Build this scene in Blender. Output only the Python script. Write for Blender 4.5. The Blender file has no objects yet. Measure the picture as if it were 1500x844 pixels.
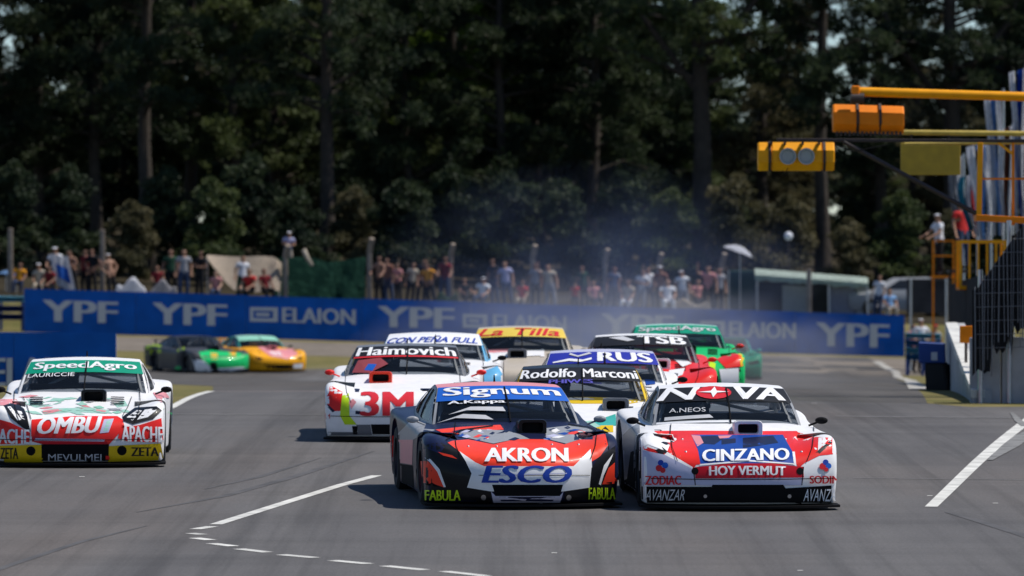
import bpy, bmesh, math, random
import numpy as np
from mathutils import Vector, Matrix
from mathutils.bvhtree import BVHTree

SC = bpy.context.scene
COL = SC.collection
R = math.radians
rnd = random.Random(7)

# ------------------------------------------------------------------ camera, sky, sun, exposure
F = 8690.0                    # focal length in photograph pixels (1500 wide)
CZ = 3.3                      # camera height above the datum
cam = bpy.data.cameras.new('camera')
cam.sensor_width = 36.0
cam.lens = 36.0 * F / 1500.0
cam.clip_start = 0.5
cam.clip_end = 12000
cam.dof.use_dof = True
cam.dof.focus_distance = 57.0
cam.dof.aperture_fstop = 3.6
cam_ob = bpy.data.objects.new('camera', cam)
cam_ob.location = (0, 0, CZ)
cam_ob.rotation_euler = (R(90), 0, 0)
COL.objects.link(cam_ob)
SC.camera = cam_ob

SUN_EL, SUN_AZ = 60.0, 86.0   # azimuth measured from +Y (view direction) towards +X (right)
world = bpy.data.worlds.new('World')
SC.world = world
world.use_nodes = True
wn = world.node_tree.nodes
wl = world.node_tree.links
bg = wn['Background']
sky = wn.new('ShaderNodeTexSky')
sky.sky_type = 'NISHITA'
sky.sun_disc = False
sky.sun_elevation = R(SUN_EL)
sky.sun_rotation = R(SUN_AZ)
sky.dust_density = 0.0
sky.ozone_density = 6.0
sky.altitude = 800
wl.new(sky.outputs[0], bg.inputs[0])
bg.inputs[1].default_value = 0.10
sd = bpy.data.lights.new('sun', 'SUN')
sd.energy = 4.6
sd.angle = R(0.5)
sd.color = (1.0, 0.95, 0.87)
so = bpy.data.objects.new('sun', sd)
COL.objects.link(so)
sv = Vector((math.sin(R(SUN_AZ)) * math.cos(R(SUN_EL)), math.cos(R(SUN_AZ)) * math.cos(R(SUN_EL)), math.sin(R(SUN_EL))))
so.rotation_euler = sv.to_track_quat('Z', 'Y').to_euler()
so.location = (30, 40, 60)
SC.view_settings.view_transform = 'Standard'
SC.view_settings.look = 'None'
SC.view_settings.exposure = 0.0
SC.view_settings.gamma = 1.0

# ------------------------------------------------------------------ terrain function
KN = [(-80, -3.14), (-40, -3.14), (0, -3.12), (46, -2.25), (55, -2.08), (63, -1.92), (70, -1.79), (80, -1.68), (88, -1.62),
      (109, -1.82), (145, -2.27), (172, -2.6), (181, -2.62), (190, -2.45), (203, -1.97), (204.6, -1.9), (206.2, -0.9),
      (214, -0.6), (235, 0.35), (265, 1.5), (300, 2.8), (400, 4.0), (700, 5.0), (9000, 6.0)]
def _slopes():
    n = len(KN); d = []
    for i in range(n - 1): d.append((KN[i+1][1] - KN[i][1]) / (KN[i+1][0] - KN[i][0]))
    m = [d[0]]
    for i in range(1, n - 1):
        if d[i-1] * d[i] <= 0: m.append(0.0)
        else: m.append(2 * d[i-1] * d[i] / (d[i-1] + d[i]))
    m.append(d[-1]); return m
KM = _slopes()
def prof(y):
    if y <= KN[0][0]: return KN[0][1]
    if y >= KN[-1][0]: return KN[-1][1]
    for i in range(len(KN) - 1):
        if y <= KN[i+1][0]:
            h = KN[i+1][0] - KN[i][0]; t = (y - KN[i][0]) / h
            a, b = KN[i][1], KN[i+1][1]; ma, mb = KM[i] * h, KM[i+1] * h
            return (2*t**3 - 3*t*t + 1) * a + (t**3 - 2*t*t + t) * ma + (-2*t**3 + 3*t*t) * b + (t**3 - t*t) * mb
def sstep(a, b, x):
    t = max(0.0, min(1.0, (x - a) / (b - a))); return t * t * (3 - 2 * t)
def gz(x, y):
    L = sstep(165, 203, y) * (1 - sstep(300, 420, y))
    return prof(y) - 0.028 * max(-26, min(26, x)) * L + CZ
def at(px, py, Y): return Vector(((px - 750) / F * Y, Y, (422 - py) / F * Y + CZ))
def xat(px, Y): return (px - 750) / F * Y
def hit(px, py):
    lo = None; Y = 40.0
    def f(Y): return (422 - py) / F * Y + CZ - gz(xat(px, Y), Y)
    while Y < 300:
        if f(Y) < 0: break
        lo = Y; Y += 0.5
    a, b = Y - 0.5, Y
    for _ in range(30):
        m = (a + b) / 2
        if f(m) < 0: b = m
        else: a = m
    return Vector((xat(px, a), a, gz(xat(px, a), a)))

# ------------------------------------------------------------------ materials
MATS = {}
def mat(name, col, rough=0.6, metal=0.0, coat=0.0, var=0.12, scale=6.0, bump=0.0, spec=0.5):
    if name in MATS: return MATS[name]
    m = bpy.data.materials.new(name); m.use_nodes = True
    nt = m.node_tree; p = nt.nodes['Principled BSDF']
    p.inputs['Roughness'].default_value = rough
    p.inputs['Metallic'].default_value = metal
    p.inputs['Specular IOR Level'].default_value = spec
    if coat:
        p.inputs['Coat Weight'].default_value = coat; p.inputs['Coat Roughness'].default_value = 0.06
    tc = nt.nodes.new('ShaderNodeTexCoord'); nz = nt.nodes.new('ShaderNodeTexNoise')
    nz.inputs['Scale'].default_value = scale; nz.inputs['Detail'].default_value = 5
    nt.links.new(tc.outputs['Object'], nz.inputs['Vector'])
    cr = nt.nodes.new('ShaderNodeValToRGB')
    cr.color_ramp.elements[0].position = 0.3; cr.color_ramp.elements[1].position = 0.7
    cr.color_ramp.elements[0].color = tuple(c * (1 - var) for c in col) + (1,)
    cr.color_ramp.elements[1].color = tuple(min(0.95, c * (1 + var * 0.6)) for c in col) + (1,)
    nt.links.new(nz.outputs['Fac'], cr.inputs['Fac']); nt.links.new(cr.outputs['Color'], p.inputs['Base Color'])
    if bump:
        b = nt.nodes.new('ShaderNodeBump'); b.inputs['Strength'].default_value = bump
        nt.links.new(nz.outputs['Fac'], b.inputs['Height']); nt.links.new(b.outputs['Normal'], p.inputs['Normal'])
    MATS[name] = m; return m
def paint(name, col): return mat('paint_' + name, col, rough=0.40, coat=0.08, var=0.06, scale=9, spec=0.18)
def cloth(name, col): return mat('cloth_' + name, col, rough=0.9, var=0.18, scale=12, spec=0.2)
def prt(name, col): return mat('print_' + name, col, rough=0.5, var=0.05, scale=8, spec=0.25)

P_RED = paint('red', (0.80, 0.025, 0.02)); P_ORED = paint('orange_red', (0.88, 0.055, 0.025)); P_DRED = paint('deep_red', (0.55, 0.008, 0.02))
P_WHITE = paint('white', (0.84, 0.83, 0.83)); P_BLACK = paint('black', (0.008, 0.008, 0.010)); P_NAVY = paint('navy', (0.008, 0.012, 0.045))
P_SILVER = paint('silver', (0.30, 0.31, 0.33)); P_YELLOW = paint('yellow', (0.75, 0.5, 0.01)); P_ORANGE = paint('orange', (0.90, 0.40, 0.008))
P_GREEN = paint('green', (0.01, 0.50, 0.13)); P_DGREEN = paint('dark_green', (0.0, 0.20, 0.11)); P_MINT = paint('mint', (0.35, 0.60, 0.50))
P_LBLUE = paint('light_blue', (0.13, 0.42, 0.68)); P_BLUE = paint('blue', (0.01, 0.06, 0.32)); P_LIME = paint('lime', (0.55, 0.78, 0.02))
P_PINK = paint('pink', (0.75, 0.28, 0.30)); P_TEAL = paint('teal', (0.05, 0.40, 0.35)); P_LILAC = paint('lilac', (0.5, 0.5, 0.66)); P_TAN = paint('tan', (0.5, 0.44, 0.36))
P_GREY = paint('grey', (0.16, 0.165, 0.18)); P_DGREY = paint('dark_grey', (0.06, 0.062, 0.07)); P_VIOLET = paint('violet', (0.06, 0.05, 0.42))
L_WHITE = prt('white', (0.82, 0.82, 0.84)); L_BLACK = prt('black', (0.012, 0.012, 0.014)); L_BLUE = prt('blue', (0.012, 0.05, 0.36)); L_RED = prt('red', (0.62, 0.02, 0.03))
L_GREY = prt('grey', (0.55, 0.55, 0.57)); L_LIME = prt('lime', (0.60, 0.80, 0.02)); L_VIOLET = prt('violet', (0.10, 0.09, 0.45)); L_GREEN = prt('green', (0.0, 0.27, 0.16)); L_SKY = prt('sky_blue', (0.012, 0.11, 0.5))
L_YELLOW = prt('yellow', (0.72, 0.52, 0.08)); L_BOARD = prt('board_white', (0.50, 0.51, 0.54)); L_MINT = prt('mint', (0.25, 0.55, 0.42))
M_BLACK = mat('matte_black', (0.008, 0.008, 0.009), 0.8, spec=0.08); M_RUBBER = mat('rubber', (0.02, 0.02, 0.021), 0.85, bump=0.2, scale=30)
M_RIM = mat('rim', (0.08, 0.08, 0.09), 0.35, 0.8); M_STEEL = mat('steel', (0.5, 0.5, 0.52), 0.4, 0.9); M_LAMP = mat('lens_grey', (0.22, 0.25, 0.28), 0.15, coat=0.5)
M_CAGE = mat('cage_white', (0.5, 0.5, 0.5), 0.4)
def glass_mat(name, tint, tr):
    m = bpy.data.materials.new(name); m.use_nodes = True; nt = m.node_tree
    p = nt.nodes['Principled BSDF']; p.inputs['Base Color'].default_value = tint + (1,)
    p.inputs['Roughness'].default_value = 0.08; p.inputs['Specular IOR Level'].default_value = 0.6
    t = nt.nodes.new('ShaderNodeBsdfTransparent'); t.inputs[0].default_value = (0.75, 0.8, 0.85, 1)
    mx = nt.nodes.new('ShaderNodeMixShader'); mx.inputs[0].default_value = tr
    nt.links.new(p.outputs[0], mx.inputs[1]); nt.links.new(t.outputs[0], mx.inputs[2])
    nt.links.new(mx.outputs[0], nt.nodes['Material Output'].inputs[0]); return m
M_GLASS = glass_mat('windscreen_glass', (0.012, 0.016, 0.022), 0.62)
M_SGLASS = glass_mat('side_glass', (0.02, 0.022, 0.025), 0.35)

def asphalt(name, dark, light, brown, streak):
    m = bpy.data.materials.new(name); m.use_nodes = True; nt = m.node_tree; N = nt.nodes; L = nt.links
    p = N['Principled BSDF']; p.inputs['Roughness'].default_value = 0.9; p.inputs['Specular IOR Level'].default_value = 0.25
    tc = N.new('ShaderNodeTexCoord')
    def noise(sx, sy, sc, det=6, rough=0.6):
        mp = N.new('ShaderNodeMapping'); mp.inputs['Scale'].default_value = (sx, sy, 1); L.new(tc.outputs['Object'], mp.inputs['Vector'])
        n = N.new('ShaderNodeTexNoise'); n.inputs['Scale'].default_value = sc; n.inputs['Detail'].default_value = det; n.inputs['Roughness'].default_value = rough
        L.new(mp.outputs[0], n.inputs['Vector']); return n
    def ramp(src, p0, c0, p1, c1):
        r = N.new('ShaderNodeValToRGB'); r.color_ramp.elements[0].position = p0; r.color_ramp.elements[1].position = p1
        r.color_ramp.elements[0].color = c0 + (1,); r.color_ramp.elements[1].color = c1 + (1,); L.new(src, r.inputs['Fac']); return r
    def mix(mode, fac, a, b):
        x = N.new('ShaderNodeMix'); x.data_type = 'RGBA'; x.blend_type = mode
        if isinstance(fac, float): x.inputs['Factor'].default_value = fac
        else: L.new(fac, x.inputs['Factor'])
        L.new(a, x.inputs['A']); L.new(b, x.inputs['B']); return x.outputs['Result']
    base = ramp(noise(1, 0.12, 0.8).outputs['Fac'], 0.3, dark, 0.72, light)
    br = N.new('ShaderNodeRGB'); br.outputs[0].default_value = brown + (1,)
    bf = ramp(noise(1, 0.25, 0.22, 3).outputs['Fac'], 0.5, (0, 0, 0), 0.72, (0.75, 0.75, 0.75))
    c = mix('MIX', bf.outputs['Color'], base.outputs['Color'], br.outputs[0])
    # rubber laid along the racing direction
    st = ramp(noise(2.2, 0.02, 1.0, 4, 0.7).outputs['Fac'], 0.36, (streak,) * 3, 0.52, (1, 1, 1))
    c = mix('MULTIPLY', 0.8, c, st.outputs['Color'])
    st2 = ramp(noise(0.04, 0.5, 1.0, 4, 0.7).outputs['Fac'], 0.36, (0.82,) * 3, 0.55, (1.05,) * 3)
    c = mix('MULTIPLY', 0.8, c, st2.outputs['Color'])
    fine = ramp(noise(1, 1, 45, 3).outputs['Fac'], 0.35, (0.72,) * 3, 0.65, (1.22,) * 3)
    c = mix('MULTIPLY', 0.7, c, fine.outputs['Color'])
    L.new(c, p.inputs['Base Color'])
    b = N.new('ShaderNodeBump'); b.inputs['Strength'].default_value = 0.25; b.inputs['Distance'].default_value = 0.01
    L.new(noise(1, 1, 90, 2).outputs['Fac'], b.inputs['Height']); L.new(b.outputs['Normal'], p.inputs['Normal'])
    return m
M_ASPH = asphalt('asphalt', (0.090, 0.086, 0.087), (0.130, 0.124, 0.122), (0.136, 0.116, 0.104), 0.68)
M_OLD = asphalt('old_asphalt', (0.072, 0.067, 0.064), (0.102, 0.095, 0.090), (0.095, 0.082, 0.073), 0.8)
def ground_mat(name, cols, scale):
    m = bpy.data.materials.new(name); m.use_nodes = True; nt = m.node_tree; N = nt.nodes; L = nt.links
    p = N['Principled BSDF']; p.inputs['Roughness'].default_value = 0.95; p.inputs['Specular IOR Level'].default_value = 0.1
    tc = N.new('ShaderNodeTexCoord'); n = N.new('ShaderNodeTexNoise'); n.inputs['Scale'].default_value = scale; n.inputs['Detail'].default_value = 9; n.inputs['Roughness'].default_value = 0.7
    L.new(tc.outputs['Object'], n.inputs['Vector'])
    r = N.new('ShaderNodeValToRGB'); e = r.color_ramp.elements
    e[0].position = 0.3; e[0].color = cols[0] + (1,); e[1].position = 0.7; e[1].color = cols[2] + (1,)
    k = e.new(0.5); k.color = cols[1] + (1,)
    L.new(n.outputs['Fac'], r.inputs['Fac']); L.new(r.outputs['Color'], p.inputs['Base Color'])
    b = N.new('ShaderNodeBump'); b.inputs['Strength'].default_value = 0.6; b.inputs['Distance'].default_value = 0.05
    L.new(n.outputs['Fac'], b.inputs['Height']); L.new(b.outputs['Normal'], p.inputs['Normal'])
    return m
M_GRASS = ground_mat('dry_grass', ((0.09, 0.10, 0.03), (0.15, 0.13, 0.05), (0.22, 0.18, 0.085)), 0.9)
M_DIRT = ground_mat('dirt', ((0.14, 0.12, 0.10), (0.18, 0.155, 0.13), (0.22, 0.19, 0.16)), 0.7)
M_LINE = mat('line_white', (0.62, 0.61, 0.57), 0.8, var=0.3, scale=3)
M_LINEF = mat('line_faded', (0.17, 0.168, 0.165), 0.85, var=0.35, scale=2)
M_CONC = mat('concrete', (0.36, 0.36, 0.37), 0.9, var=0.22, scale=2.5, bump=0.2)
M_BOARD = mat('board_blue', (0.002, 0.088, 0.40), 0.6, var=0.22, scale=1.6, spec=0.15)
M_BOARD2 = mat('board_blue_dark', (0.006, 0.045, 0.22), 0.55, var=0.15, scale=1.2)
M_BLUERAIL = mat('rail_blue', (0.01, 0.14, 0.33), 0.5, var=0.2); M_LBRAIL = mat('rail_light_blue', (0.10, 0.36, 0.5), 0.5, var=0.2)
M_GYEL = mat('signal_yellow', (0.90, 0.36, 0.004), 0.5, var=0.12, scale=5, spec=0.2); M_GOR = mat('signal_orange', (0.85, 0.23, 0.004), 0.5, var=0.12, scale=5, spec=0.2)
M_OLIVE = mat('panel_olive', (0.42, 0.27, 0.015), 0.6, var=0.15); M_RUST = mat('dark_steel', (0.035, 0.02, 0.016), 0.6, var=0.3); M_POLE = mat('pole_yellow', (0.50, 0.36, 0.06), 0.5, var=0.2)
M_POST = mat('concrete_post', (0.30, 0.24, 0.19), 0.9, var=0.25, scale=5)
M_MESH = mat('fence_wire', (0.06, 0.06, 0.065), 0.6); mat('wire_grey', (0.16, 0.16, 0.17), 0.5); M_SHADE = mat('shade_cloth', (0.03, 0.03, 0.034), 0.95, var=0.5, scale=1.5)
M_BARK = mat('bark', (0.045, 0.034, 0.026), 0.95, var=0.4, scale=3, bump=0.6)
def leaf_mat(name, c0, c1):
    m = bpy.data.materials.new(name); m.use_nodes = True; nt = m.node_tree; N = nt.nodes; L = nt.links
    p = N['Principled BSDF']; p.inputs['Roughness'].default_value = 0.65; p.inputs['Specular IOR Level'].default_value = 0.25
    tc = N.new('ShaderNodeTexCoord'); n = N.new('ShaderNodeTexNoise'); n.inputs['Scale'].default_value = 0.5; n.inputs['Detail'].default_value = 4
    L.new(tc.outputs['Object'], n.inputs['Vector'])
    r = N.new('ShaderNodeValToRGB'); r.color_ramp.elements[0].position = 0.35; r.color_ramp.elements[1].position = 0.68
    r.color_ramp.elements[0].color = c0 + (1,); r.color_ramp.elements[1].color = c1 + (1,)
    L.new(n.outputs['Fac'], r.inputs['Fac']); L.new(r.outputs['Color'], p.inputs['Base Color'])
    t = N.new('ShaderNodeBsdfTranslucent'); L.new(r.outputs['Color'], t.inputs['Color'])
    mx = N.new('ShaderNodeMixShader'); mx.inputs[0].default_value = 0.4
    L.new(p.outputs[0], mx.inputs[1]); L.new(t.outputs[0], mx.inputs[2]); L.new(mx.outputs[0], N['Material Output'].inputs[0])
    return m
LEAF = [leaf_mat('needles_dark', (0.014, 0.026, 0.015), (0.05, 0.07, 0.03)), leaf_mat('needles_mid', (0.03, 0.048, 0.018), (0.10, 0.125, 0.04)),
        leaf_mat('leaves_olive', (0.045, 0.047, 0.022), (0.15, 0.13, 0.065)), leaf_mat('leaves_bright', (0.06, 0.12, 0.015), (0.20, 0.30, 0.04))]

# ------------------------------------------------------------------ object helpers
def tag(o, label=None, cat=None, group=None, kind=None):
    if label: o['label'] = label
    if cat: o['category'] = cat
    if group: o['group'] = group
    if kind: o['kind'] = kind
    return o
def link(name, me, m=None, parent=None, smooth=False):
    o = bpy.data.objects.new(name, me); COL.objects.link(o)
    if m is not None and not me.materials: me.materials.append(m)
    if parent is not None: o.parent = parent
    if smooth:
        me.shade_smooth(); me.set_sharp_from_angle(angle=R(38))
    return o
def obj(name, bm, m, parent=None, smooth=False):
    me = bpy.data.meshes.new(name); bmesh.ops.recalc_face_normals(bm, faces=bm.faces[:]); bm.to_mesh(me); bm.free()
    return link(name, me, m, parent, smooth)
def empty(name, loc, rot=(0, 0, 0)):
    o = bpy.data.objects.new(name, None); COL.objects.link(o); o.location = loc; o.rotation_euler = rot; o.empty_display_size = 0.2; return o
def bmn(): return bmesh.new()
def box(bm, c, s, bev=0.0, rot=None):
    r = bmesh.ops.create_cube(bm, size=1.0); vs = r['verts']
    M = Matrix.Translation(c) @ (rot.to_4x4() if rot else Matrix()) @ Matrix.Diagonal((s[0], s[1], s[2], 1))
    bmesh.ops.transform(bm, matrix=M, verts=vs)
    if bev:
        es = list({e for v in vs for e in v.link_edges}); bmesh.ops.bevel(bm, geom=es, offset=bev, segments=2, affect='EDGES', profile=0.5)
def tube(bm, pts, rad, n=8, cap=True):
    pts = [Vector(p) for p in pts]
    if not isinstance(rad, (list, tuple)): rad = [rad] * len(pts)
    rings = []; up = Vector((0, 0, 1))
    for i, p in enumerate(pts):
        d = (pts[min(i + 1, len(pts) - 1)] - pts[max(i - 1, 0)]).normalized()
        a = up if abs(d.dot(up)) < 0.9 else Vector((1, 0, 0))
        u = d.cross(a).normalized(); v = d.cross(u).normalized()
        rings.append([bm.verts.new(p + (u * math.cos(2 * math.pi * k / n) + v * math.sin(2 * math.pi * k / n)) * rad[i]) for k in range(n)])
    for i in range(len(rings) - 1):
        for k in range(n): bm.faces.new((rings[i][k], rings[i][(k + 1) % n], rings[i + 1][(k + 1) % n], rings[i + 1][k]))
    if cap: bm.faces.new(rings[0]); bm.faces.new(rings[-1][::-1])
def lathe_x(bm, prof_, n=28, cx=0.0, cy=0.0, cz=0.0, close=False):
    rings = []
    for k in range(n):
        a = 2 * math.pi * k / n
        rings.append([bm.verts.new((cx + x, cy + r * math.cos(a), cz + r * math.sin(a))) for x, r in prof_])
    m = len(prof_)
    for k in range(n):
        A, B = rings[k], rings[(k + 1) % n]
        for i in range(m - 1 + (1 if close else 0)): bm.faces.new((A[i], A[(i + 1) % m], B[(i + 1) % m], B[i]))
def prism(bm, poly, d):
    """poly: list of Vectors (planar), extruded by vector d"""
    a = [bm.verts.new(p) for p in poly]; b = [bm.verts.new(Vector(p) + d) for p in poly]
    bm.faces.new(a); bm.faces.new(b[::-1]); n = len(a)
    for i in range(n): bm.faces.new((a[i], b[i], b[(i + 1) % n], a[(i + 1) % n]))

# ------------------------------------------------------------------ text meshes, all made in one pass
WORDS = ['YPF', 'ELAION', 'Signum', 'A.Kappa', 'AKRON', 'ESCO', 'FABULA', 'N', 'VA', 'CINZANO', 'HOY VERMUT', 'ZODIAC', 'SODIM', 'AVANZAR', 'AVANZA', 'A.NEOS',
         'SpeedAgro', 'LAURICCIE', 'OMBU', 'APACHE', 'ACHE', 'MEVULMEI', 'ZETA', 'Haimovich', '3M', 'CON PEÑA FULL', 'La Tilla', 'RUS', 'Rodolfo Marconi', 'PHIWES', 'TSB', 'N1']
TXT = {}
def make_texts():
    obs = []
    for w in WORDS:
        cu = bpy.data.curves.new('text', 'FONT'); cu.body = w; cu.size = 1; cu.resolution_u = 3
        cu.offset = 0.0
        o = bpy.data.objects.new('text', cu); COL.objects.link(o); obs.append((w, o))
    dg = bpy.context.evaluated_depsgraph_get()
    for w, o in obs:
        me = o.evaluated_get(dg).to_mesh()
        co = [v.co.copy() for v in me.vertices]; fc = [tuple(p.vertices) for p in me.polygons]
        x0 = min(c.x for c in co); x1 = max(c.x for c in co); y0 = min(c.y for c in co); y1 = max(c.y for c in co)
        TXT[w] = ([((c.x - x0) / (x1 - x0), (c.y - y0) / (y1 - y0)) for c in co], fc)
        o.evaluated_get(dg).to_mesh_clear()
    for w, o in obs:
        cu = o.data; bpy.data.objects.remove(o); bpy.data.curves.remove(cu)
make_texts()
THIN = ('AVANZAR', 'AVANZA', 'MEVULMEI', 'A.NEOS', 'LAURICCIE')
def text_bm(word, shear=0.0):
    # bold face: copies a little apart, each a hair above the other
    bm = bmn(); co, fc = TXT[word]; b = 0.0 if word in THIN else 0.13 / max(2, len(word)); k = 0
    for dx, dy in (((0, 0),) if b == 0 else ((-b / 2, 0), (b / 2, 0), (0, 0))):
        vs = [bm.verts.new(((x * (1 - b) + b / 2) + dx + shear * (y - 0.5), y, 0.0006 * k)) for x, y in co]; k += 1
        for f in fc:
            try: bm.faces.new([vs[i] for i in f])
            except ValueError: pass
    bmesh.ops.remove_doubles(bm, verts=bm.verts[:], dist=1e-5)
    return bm
def slice_grid(bm, axis, vals):
    for v in vals:
        co = [0, 0, 0]; no = [0, 0, 0]; co[axis] = v; no[axis] = 1
        bmesh.ops.bisect_plane(bm, geom=bm.verts[:] + bm.edges[:] + bm.faces[:], plane_co=co, plane_no=no, dist=1e-7)
def frange(a, b, st):
    n = max(1, int((b - a) / st)); return [a + (b - a) * i / n for i in range(1, n)]
def poly_bm(pts):
    bm = bmn(); vs = [bm.verts.new((x, y, 0)) for x, y in pts]; es = [bm.edges.new((vs[i], vs[(i + 1) % len(vs)])) for i in range(len(vs))]
    bmesh.ops.triangle_fill(bm, edges=es, use_beauty=True); return bm
def extents(bm):
    xs = [v.co.x for v in bm.verts]; ys = [v.co.y for v in bm.verts]; return min(xs), max(xs), min(ys), max(ys)
def flat_text(word, r, Y, m, parent, name='lettering', shear=0.0, thick=0.01, skew=0.0):
    """lettering standing on a board: r = photo rectangle (x0,y0,x1,y1), skew = y drop over its width"""
    bm = text_bm(word, shear)
    for v in bm.verts:
        px = r[0] + (r[2] - r[0]) * v.co.x; py = r[3] - (r[3] - r[1]) * v.co.y + skew * (v.co.x - 0.5); v.co = at(px, py, Y - v.co.z * 4)
    e = bmesh.ops.extrude_face_region(bm, geom=bm.faces[:])
    bmesh.ops.translate(bm, vec=(0, -thick, 0), verts=[g for g in e['geom'] if isinstance(g, bmesh.types.BMVert)])
    return obj(name, bm, m, parent)

# ------------------------------------------------------------------ ground sheets
YS = [-3000, -400, -80, -40, -20, 0, 15, 30, 40] + [44 + 1.5 * i for i in range(105)] + [202, 203, 204, 204.6, 205, 205.4, 205.8, 206.2, 207, 209, 212] + list(range(216, 300, 5)) + [300, 320, 350, 400, 420, 500, 700, 1200, 3000, 9000]
YS = sorted(set(y for y in YS))
XS = [-9000, -2000, -400, -100, -50, -26, -20, -15, -10, -5, 0, 5, 10, 15, 20, 26, 50, 100, 400, 2000, 9000]
def make_ground():
    bm = bmn(); g = [[bm.verts.new((x, y, gz(x, y))) for x in XS] for y in YS]
    for i in range(len(YS) - 1):
        for j in range(len(XS) - 1): bm.faces.new((g[i][j], g[i][j + 1], g[i + 1][j + 1], g[i + 1][j]))
    o = obj('ground', bm, M_GRASS, smooth=True); tag(o, kind='structure')
make_ground()
def sheet(name, poly, m, lift, kind='structure', parent=None, xs=()):
    bm = poly_bm([(p[0], p[1]) for p in poly]); a = extents(bm)
    slice_grid(bm, 1, [y for y in YS if a[2] < y < a[3]]); slice_grid(bm, 0, [x for x in (list(xs) or XS) if a[0] < x < a[1]])
    for v in bm.verts: v.co.z = gz(v.co.x, v.co.y) + lift
    bm.normal_update()
    for f in bm.faces:
        if f.normal.z < 0: f.normal_flip()
    me = bpy.data.meshes.new(name); bm.to_mesh(me); bm.free(); o = link(name, me, m, parent, True)
    if kind: tag(o, kind=kind)
    return o
H = lambda x, y: hit(x, y)
sheet('race_track', [(-60, -60), (60, -60), (60, 84)] + [tuple(H(x, y)[:2]) for x, y in ((1420, 597), (1360, 592), (1230, 590), (500, 573), (312, 573), (255, 597), (200, 612))] + [(-30, 75)], M_ASPH, 0.008)
sheet('old_track', [tuple(H(x, y)[:2]) for x, y in ((1362, 600), (1345, 572), (1310, 545), (1285, 531), (1270, 524), (1100, 524), (900, 533), (500, 541), (250, 541), (150, 538), (-100, 534), (-100, 553), (150, 560), (312, 566), (312, 578), (500, 580), (1230, 600))], M_OLD, 0.004)
sheet('dirt_strip', [(-30, 193), (-16, 193.5), (-5, 193), (6, 190), (12, 186), (16, 188), (18, 201.5), (-30, 201.5)], M_DIRT, 0.004)
M_FLOOR = ground_mat('needle_litter', ((0.018, 0.015, 0.010), (0.035, 0.028, 0.017), (0.06, 0.05, 0.026)), 0.6)
sheet('forest_floor', [(-60, 208), (-20, 206.8), (20, 206.8), (60, 208), (80, 318), (30, 322), (8, 310), (-30, 324), (-80, 318)], M_FLOOR, 0.02)
def strip(name, pts, w, m, lift, kind='structure'):
    """painted line of width w along ground points"""
    P = [Vector((p[0], p[1])) for p in pts]; Lh, Rh = [], []
    for i, p in enumerate(P):
        d = (P[min(i + 1, len(P) - 1)] - P[max(i - 1, 0)]).normalized(); n = Vector((-d.y, d.x)); ww = w[i] if isinstance(w, (list, tuple)) else w
        Lh.append(tuple(p + n * ww / 2)); Rh.append(tuple(p - n * ww / 2))
    return sheet(name, Lh + Rh[::-1], m, lift, kind)
def jag(a, b, n, amp, seed):
    r = random.Random(seed); return [(a[0] + (b[0] - a[0]) * i / n + r.uniform(-amp, amp), a[1] + (b[1] - a[1]) * i / n) for i in range(n + 1)]
def pxline(name, pp, w, m, lift=0.012):
    return strip(name, [tuple(H(*p)[:2]) for p in pp], w, m, lift)
pxline('painted_line', [(552, 698), (500, 712), (430, 734), (370, 753), (316, 770)], 0.115, M_LINE)
for a, b in (((311, 773), (286, 777)), ((279, 783), (297, 785)), ((285, 790), (309, 793)), ((310, 798), (342, 802)), ((350, 806), (392, 811)), ((412, 814.5), (462, 819)), ((487, 823), (540, 828)), ((564, 831), (622, 837)), ((650, 839), (712, 846))):
    pxline('painted_dash', [a, b], 0.115, M_LINE)
pxline('painted_line', [(1364, 744), (1395, 714), (1430, 680), (1470, 645), (1494, 626), (1530, 600)], [0.12, 0.13, 0.14, 0.15, 0.16, 0.2], M_LINE)
pxline('worn_paint', [(1450, 676), (1480, 655), (1500, 640), (1530, 625)], [0.06, 0.2, 0.22, 0.1], mat('line_worn', (0.20, 0.197, 0.19), 0.85, var=0.4, scale=4), 0.016)
pxline('worn_paint', [(1482, 606), (1492, 618), (1503, 626)], [0.05, 0.1, 0.12], MATS['line_worn'], 0.016)
pxline('painted_line', [(205, 618), (253, 597), (310, 574)], [0.11, 0.12, 0.13], M_LINE)
pxline('kerb_line', [(312, 574), (500, 574), (760, 577)], 0.35, mat('kerb_pink', (0.34, 0.25, 0.23), 0.8, var=0.5, scale=0.8), 0.012)
M_SKID = mat('tyre_mark', (0.078, 0.074, 0.074), 0.85, var=0.35, scale=1.5)
pxline('tyre_mark', [(548, 662), (430, 700), (330, 728), (200, 752)], [0.03, 0.12, 0.1, 0.02], M_SKID, 0.011)
pxline('tyre_mark', [(470, 672), (380, 700), (300, 718)], [0.02, 0.09, 0.02], M_SKID, 0.011)
pxline('tyre_mark', [(215, 772), (120, 795), (20, 828), (-40, 850)], [0.02, 0.07, 0.08, 0.06], M_SKID, 0.011)
pxline('tyre_mark', [(1385, 752), (1430, 764), (1500, 786), (1560, 808)], [0.02, 0.1, 0.12, 0.1], M_SKID, 0.011)
for px_, py_ in ((1458, 739), (1193, 592), (1362, 728), (120, 700), (1172, 838), (812, 812)): pxline('paint_fleck', [(px_ - 4, py_), (px_ + 4, py_)], 0.07, M_LINE, 0.013)
pxline('faded_line', [(230, 608), (480, 609)], 0.16, M_LINEF)
pxline('faded_line', [(1250, 702), (1560, 705)], 0.05, M_LINEF)
pxline('faded_line', [(1225, 611), (1560, 614)], 0.2, M_LINEF)
pxline('kerb_line', [(1284, 530), (1312, 545), (1330, 557), (1347, 571)], [0.3, 0.25, 0.25, 0.35], mat('kerb_white', (0.42, 0.40, 0.36), 0.8, var=0.4, scale=1.0), 0.012)

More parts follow.
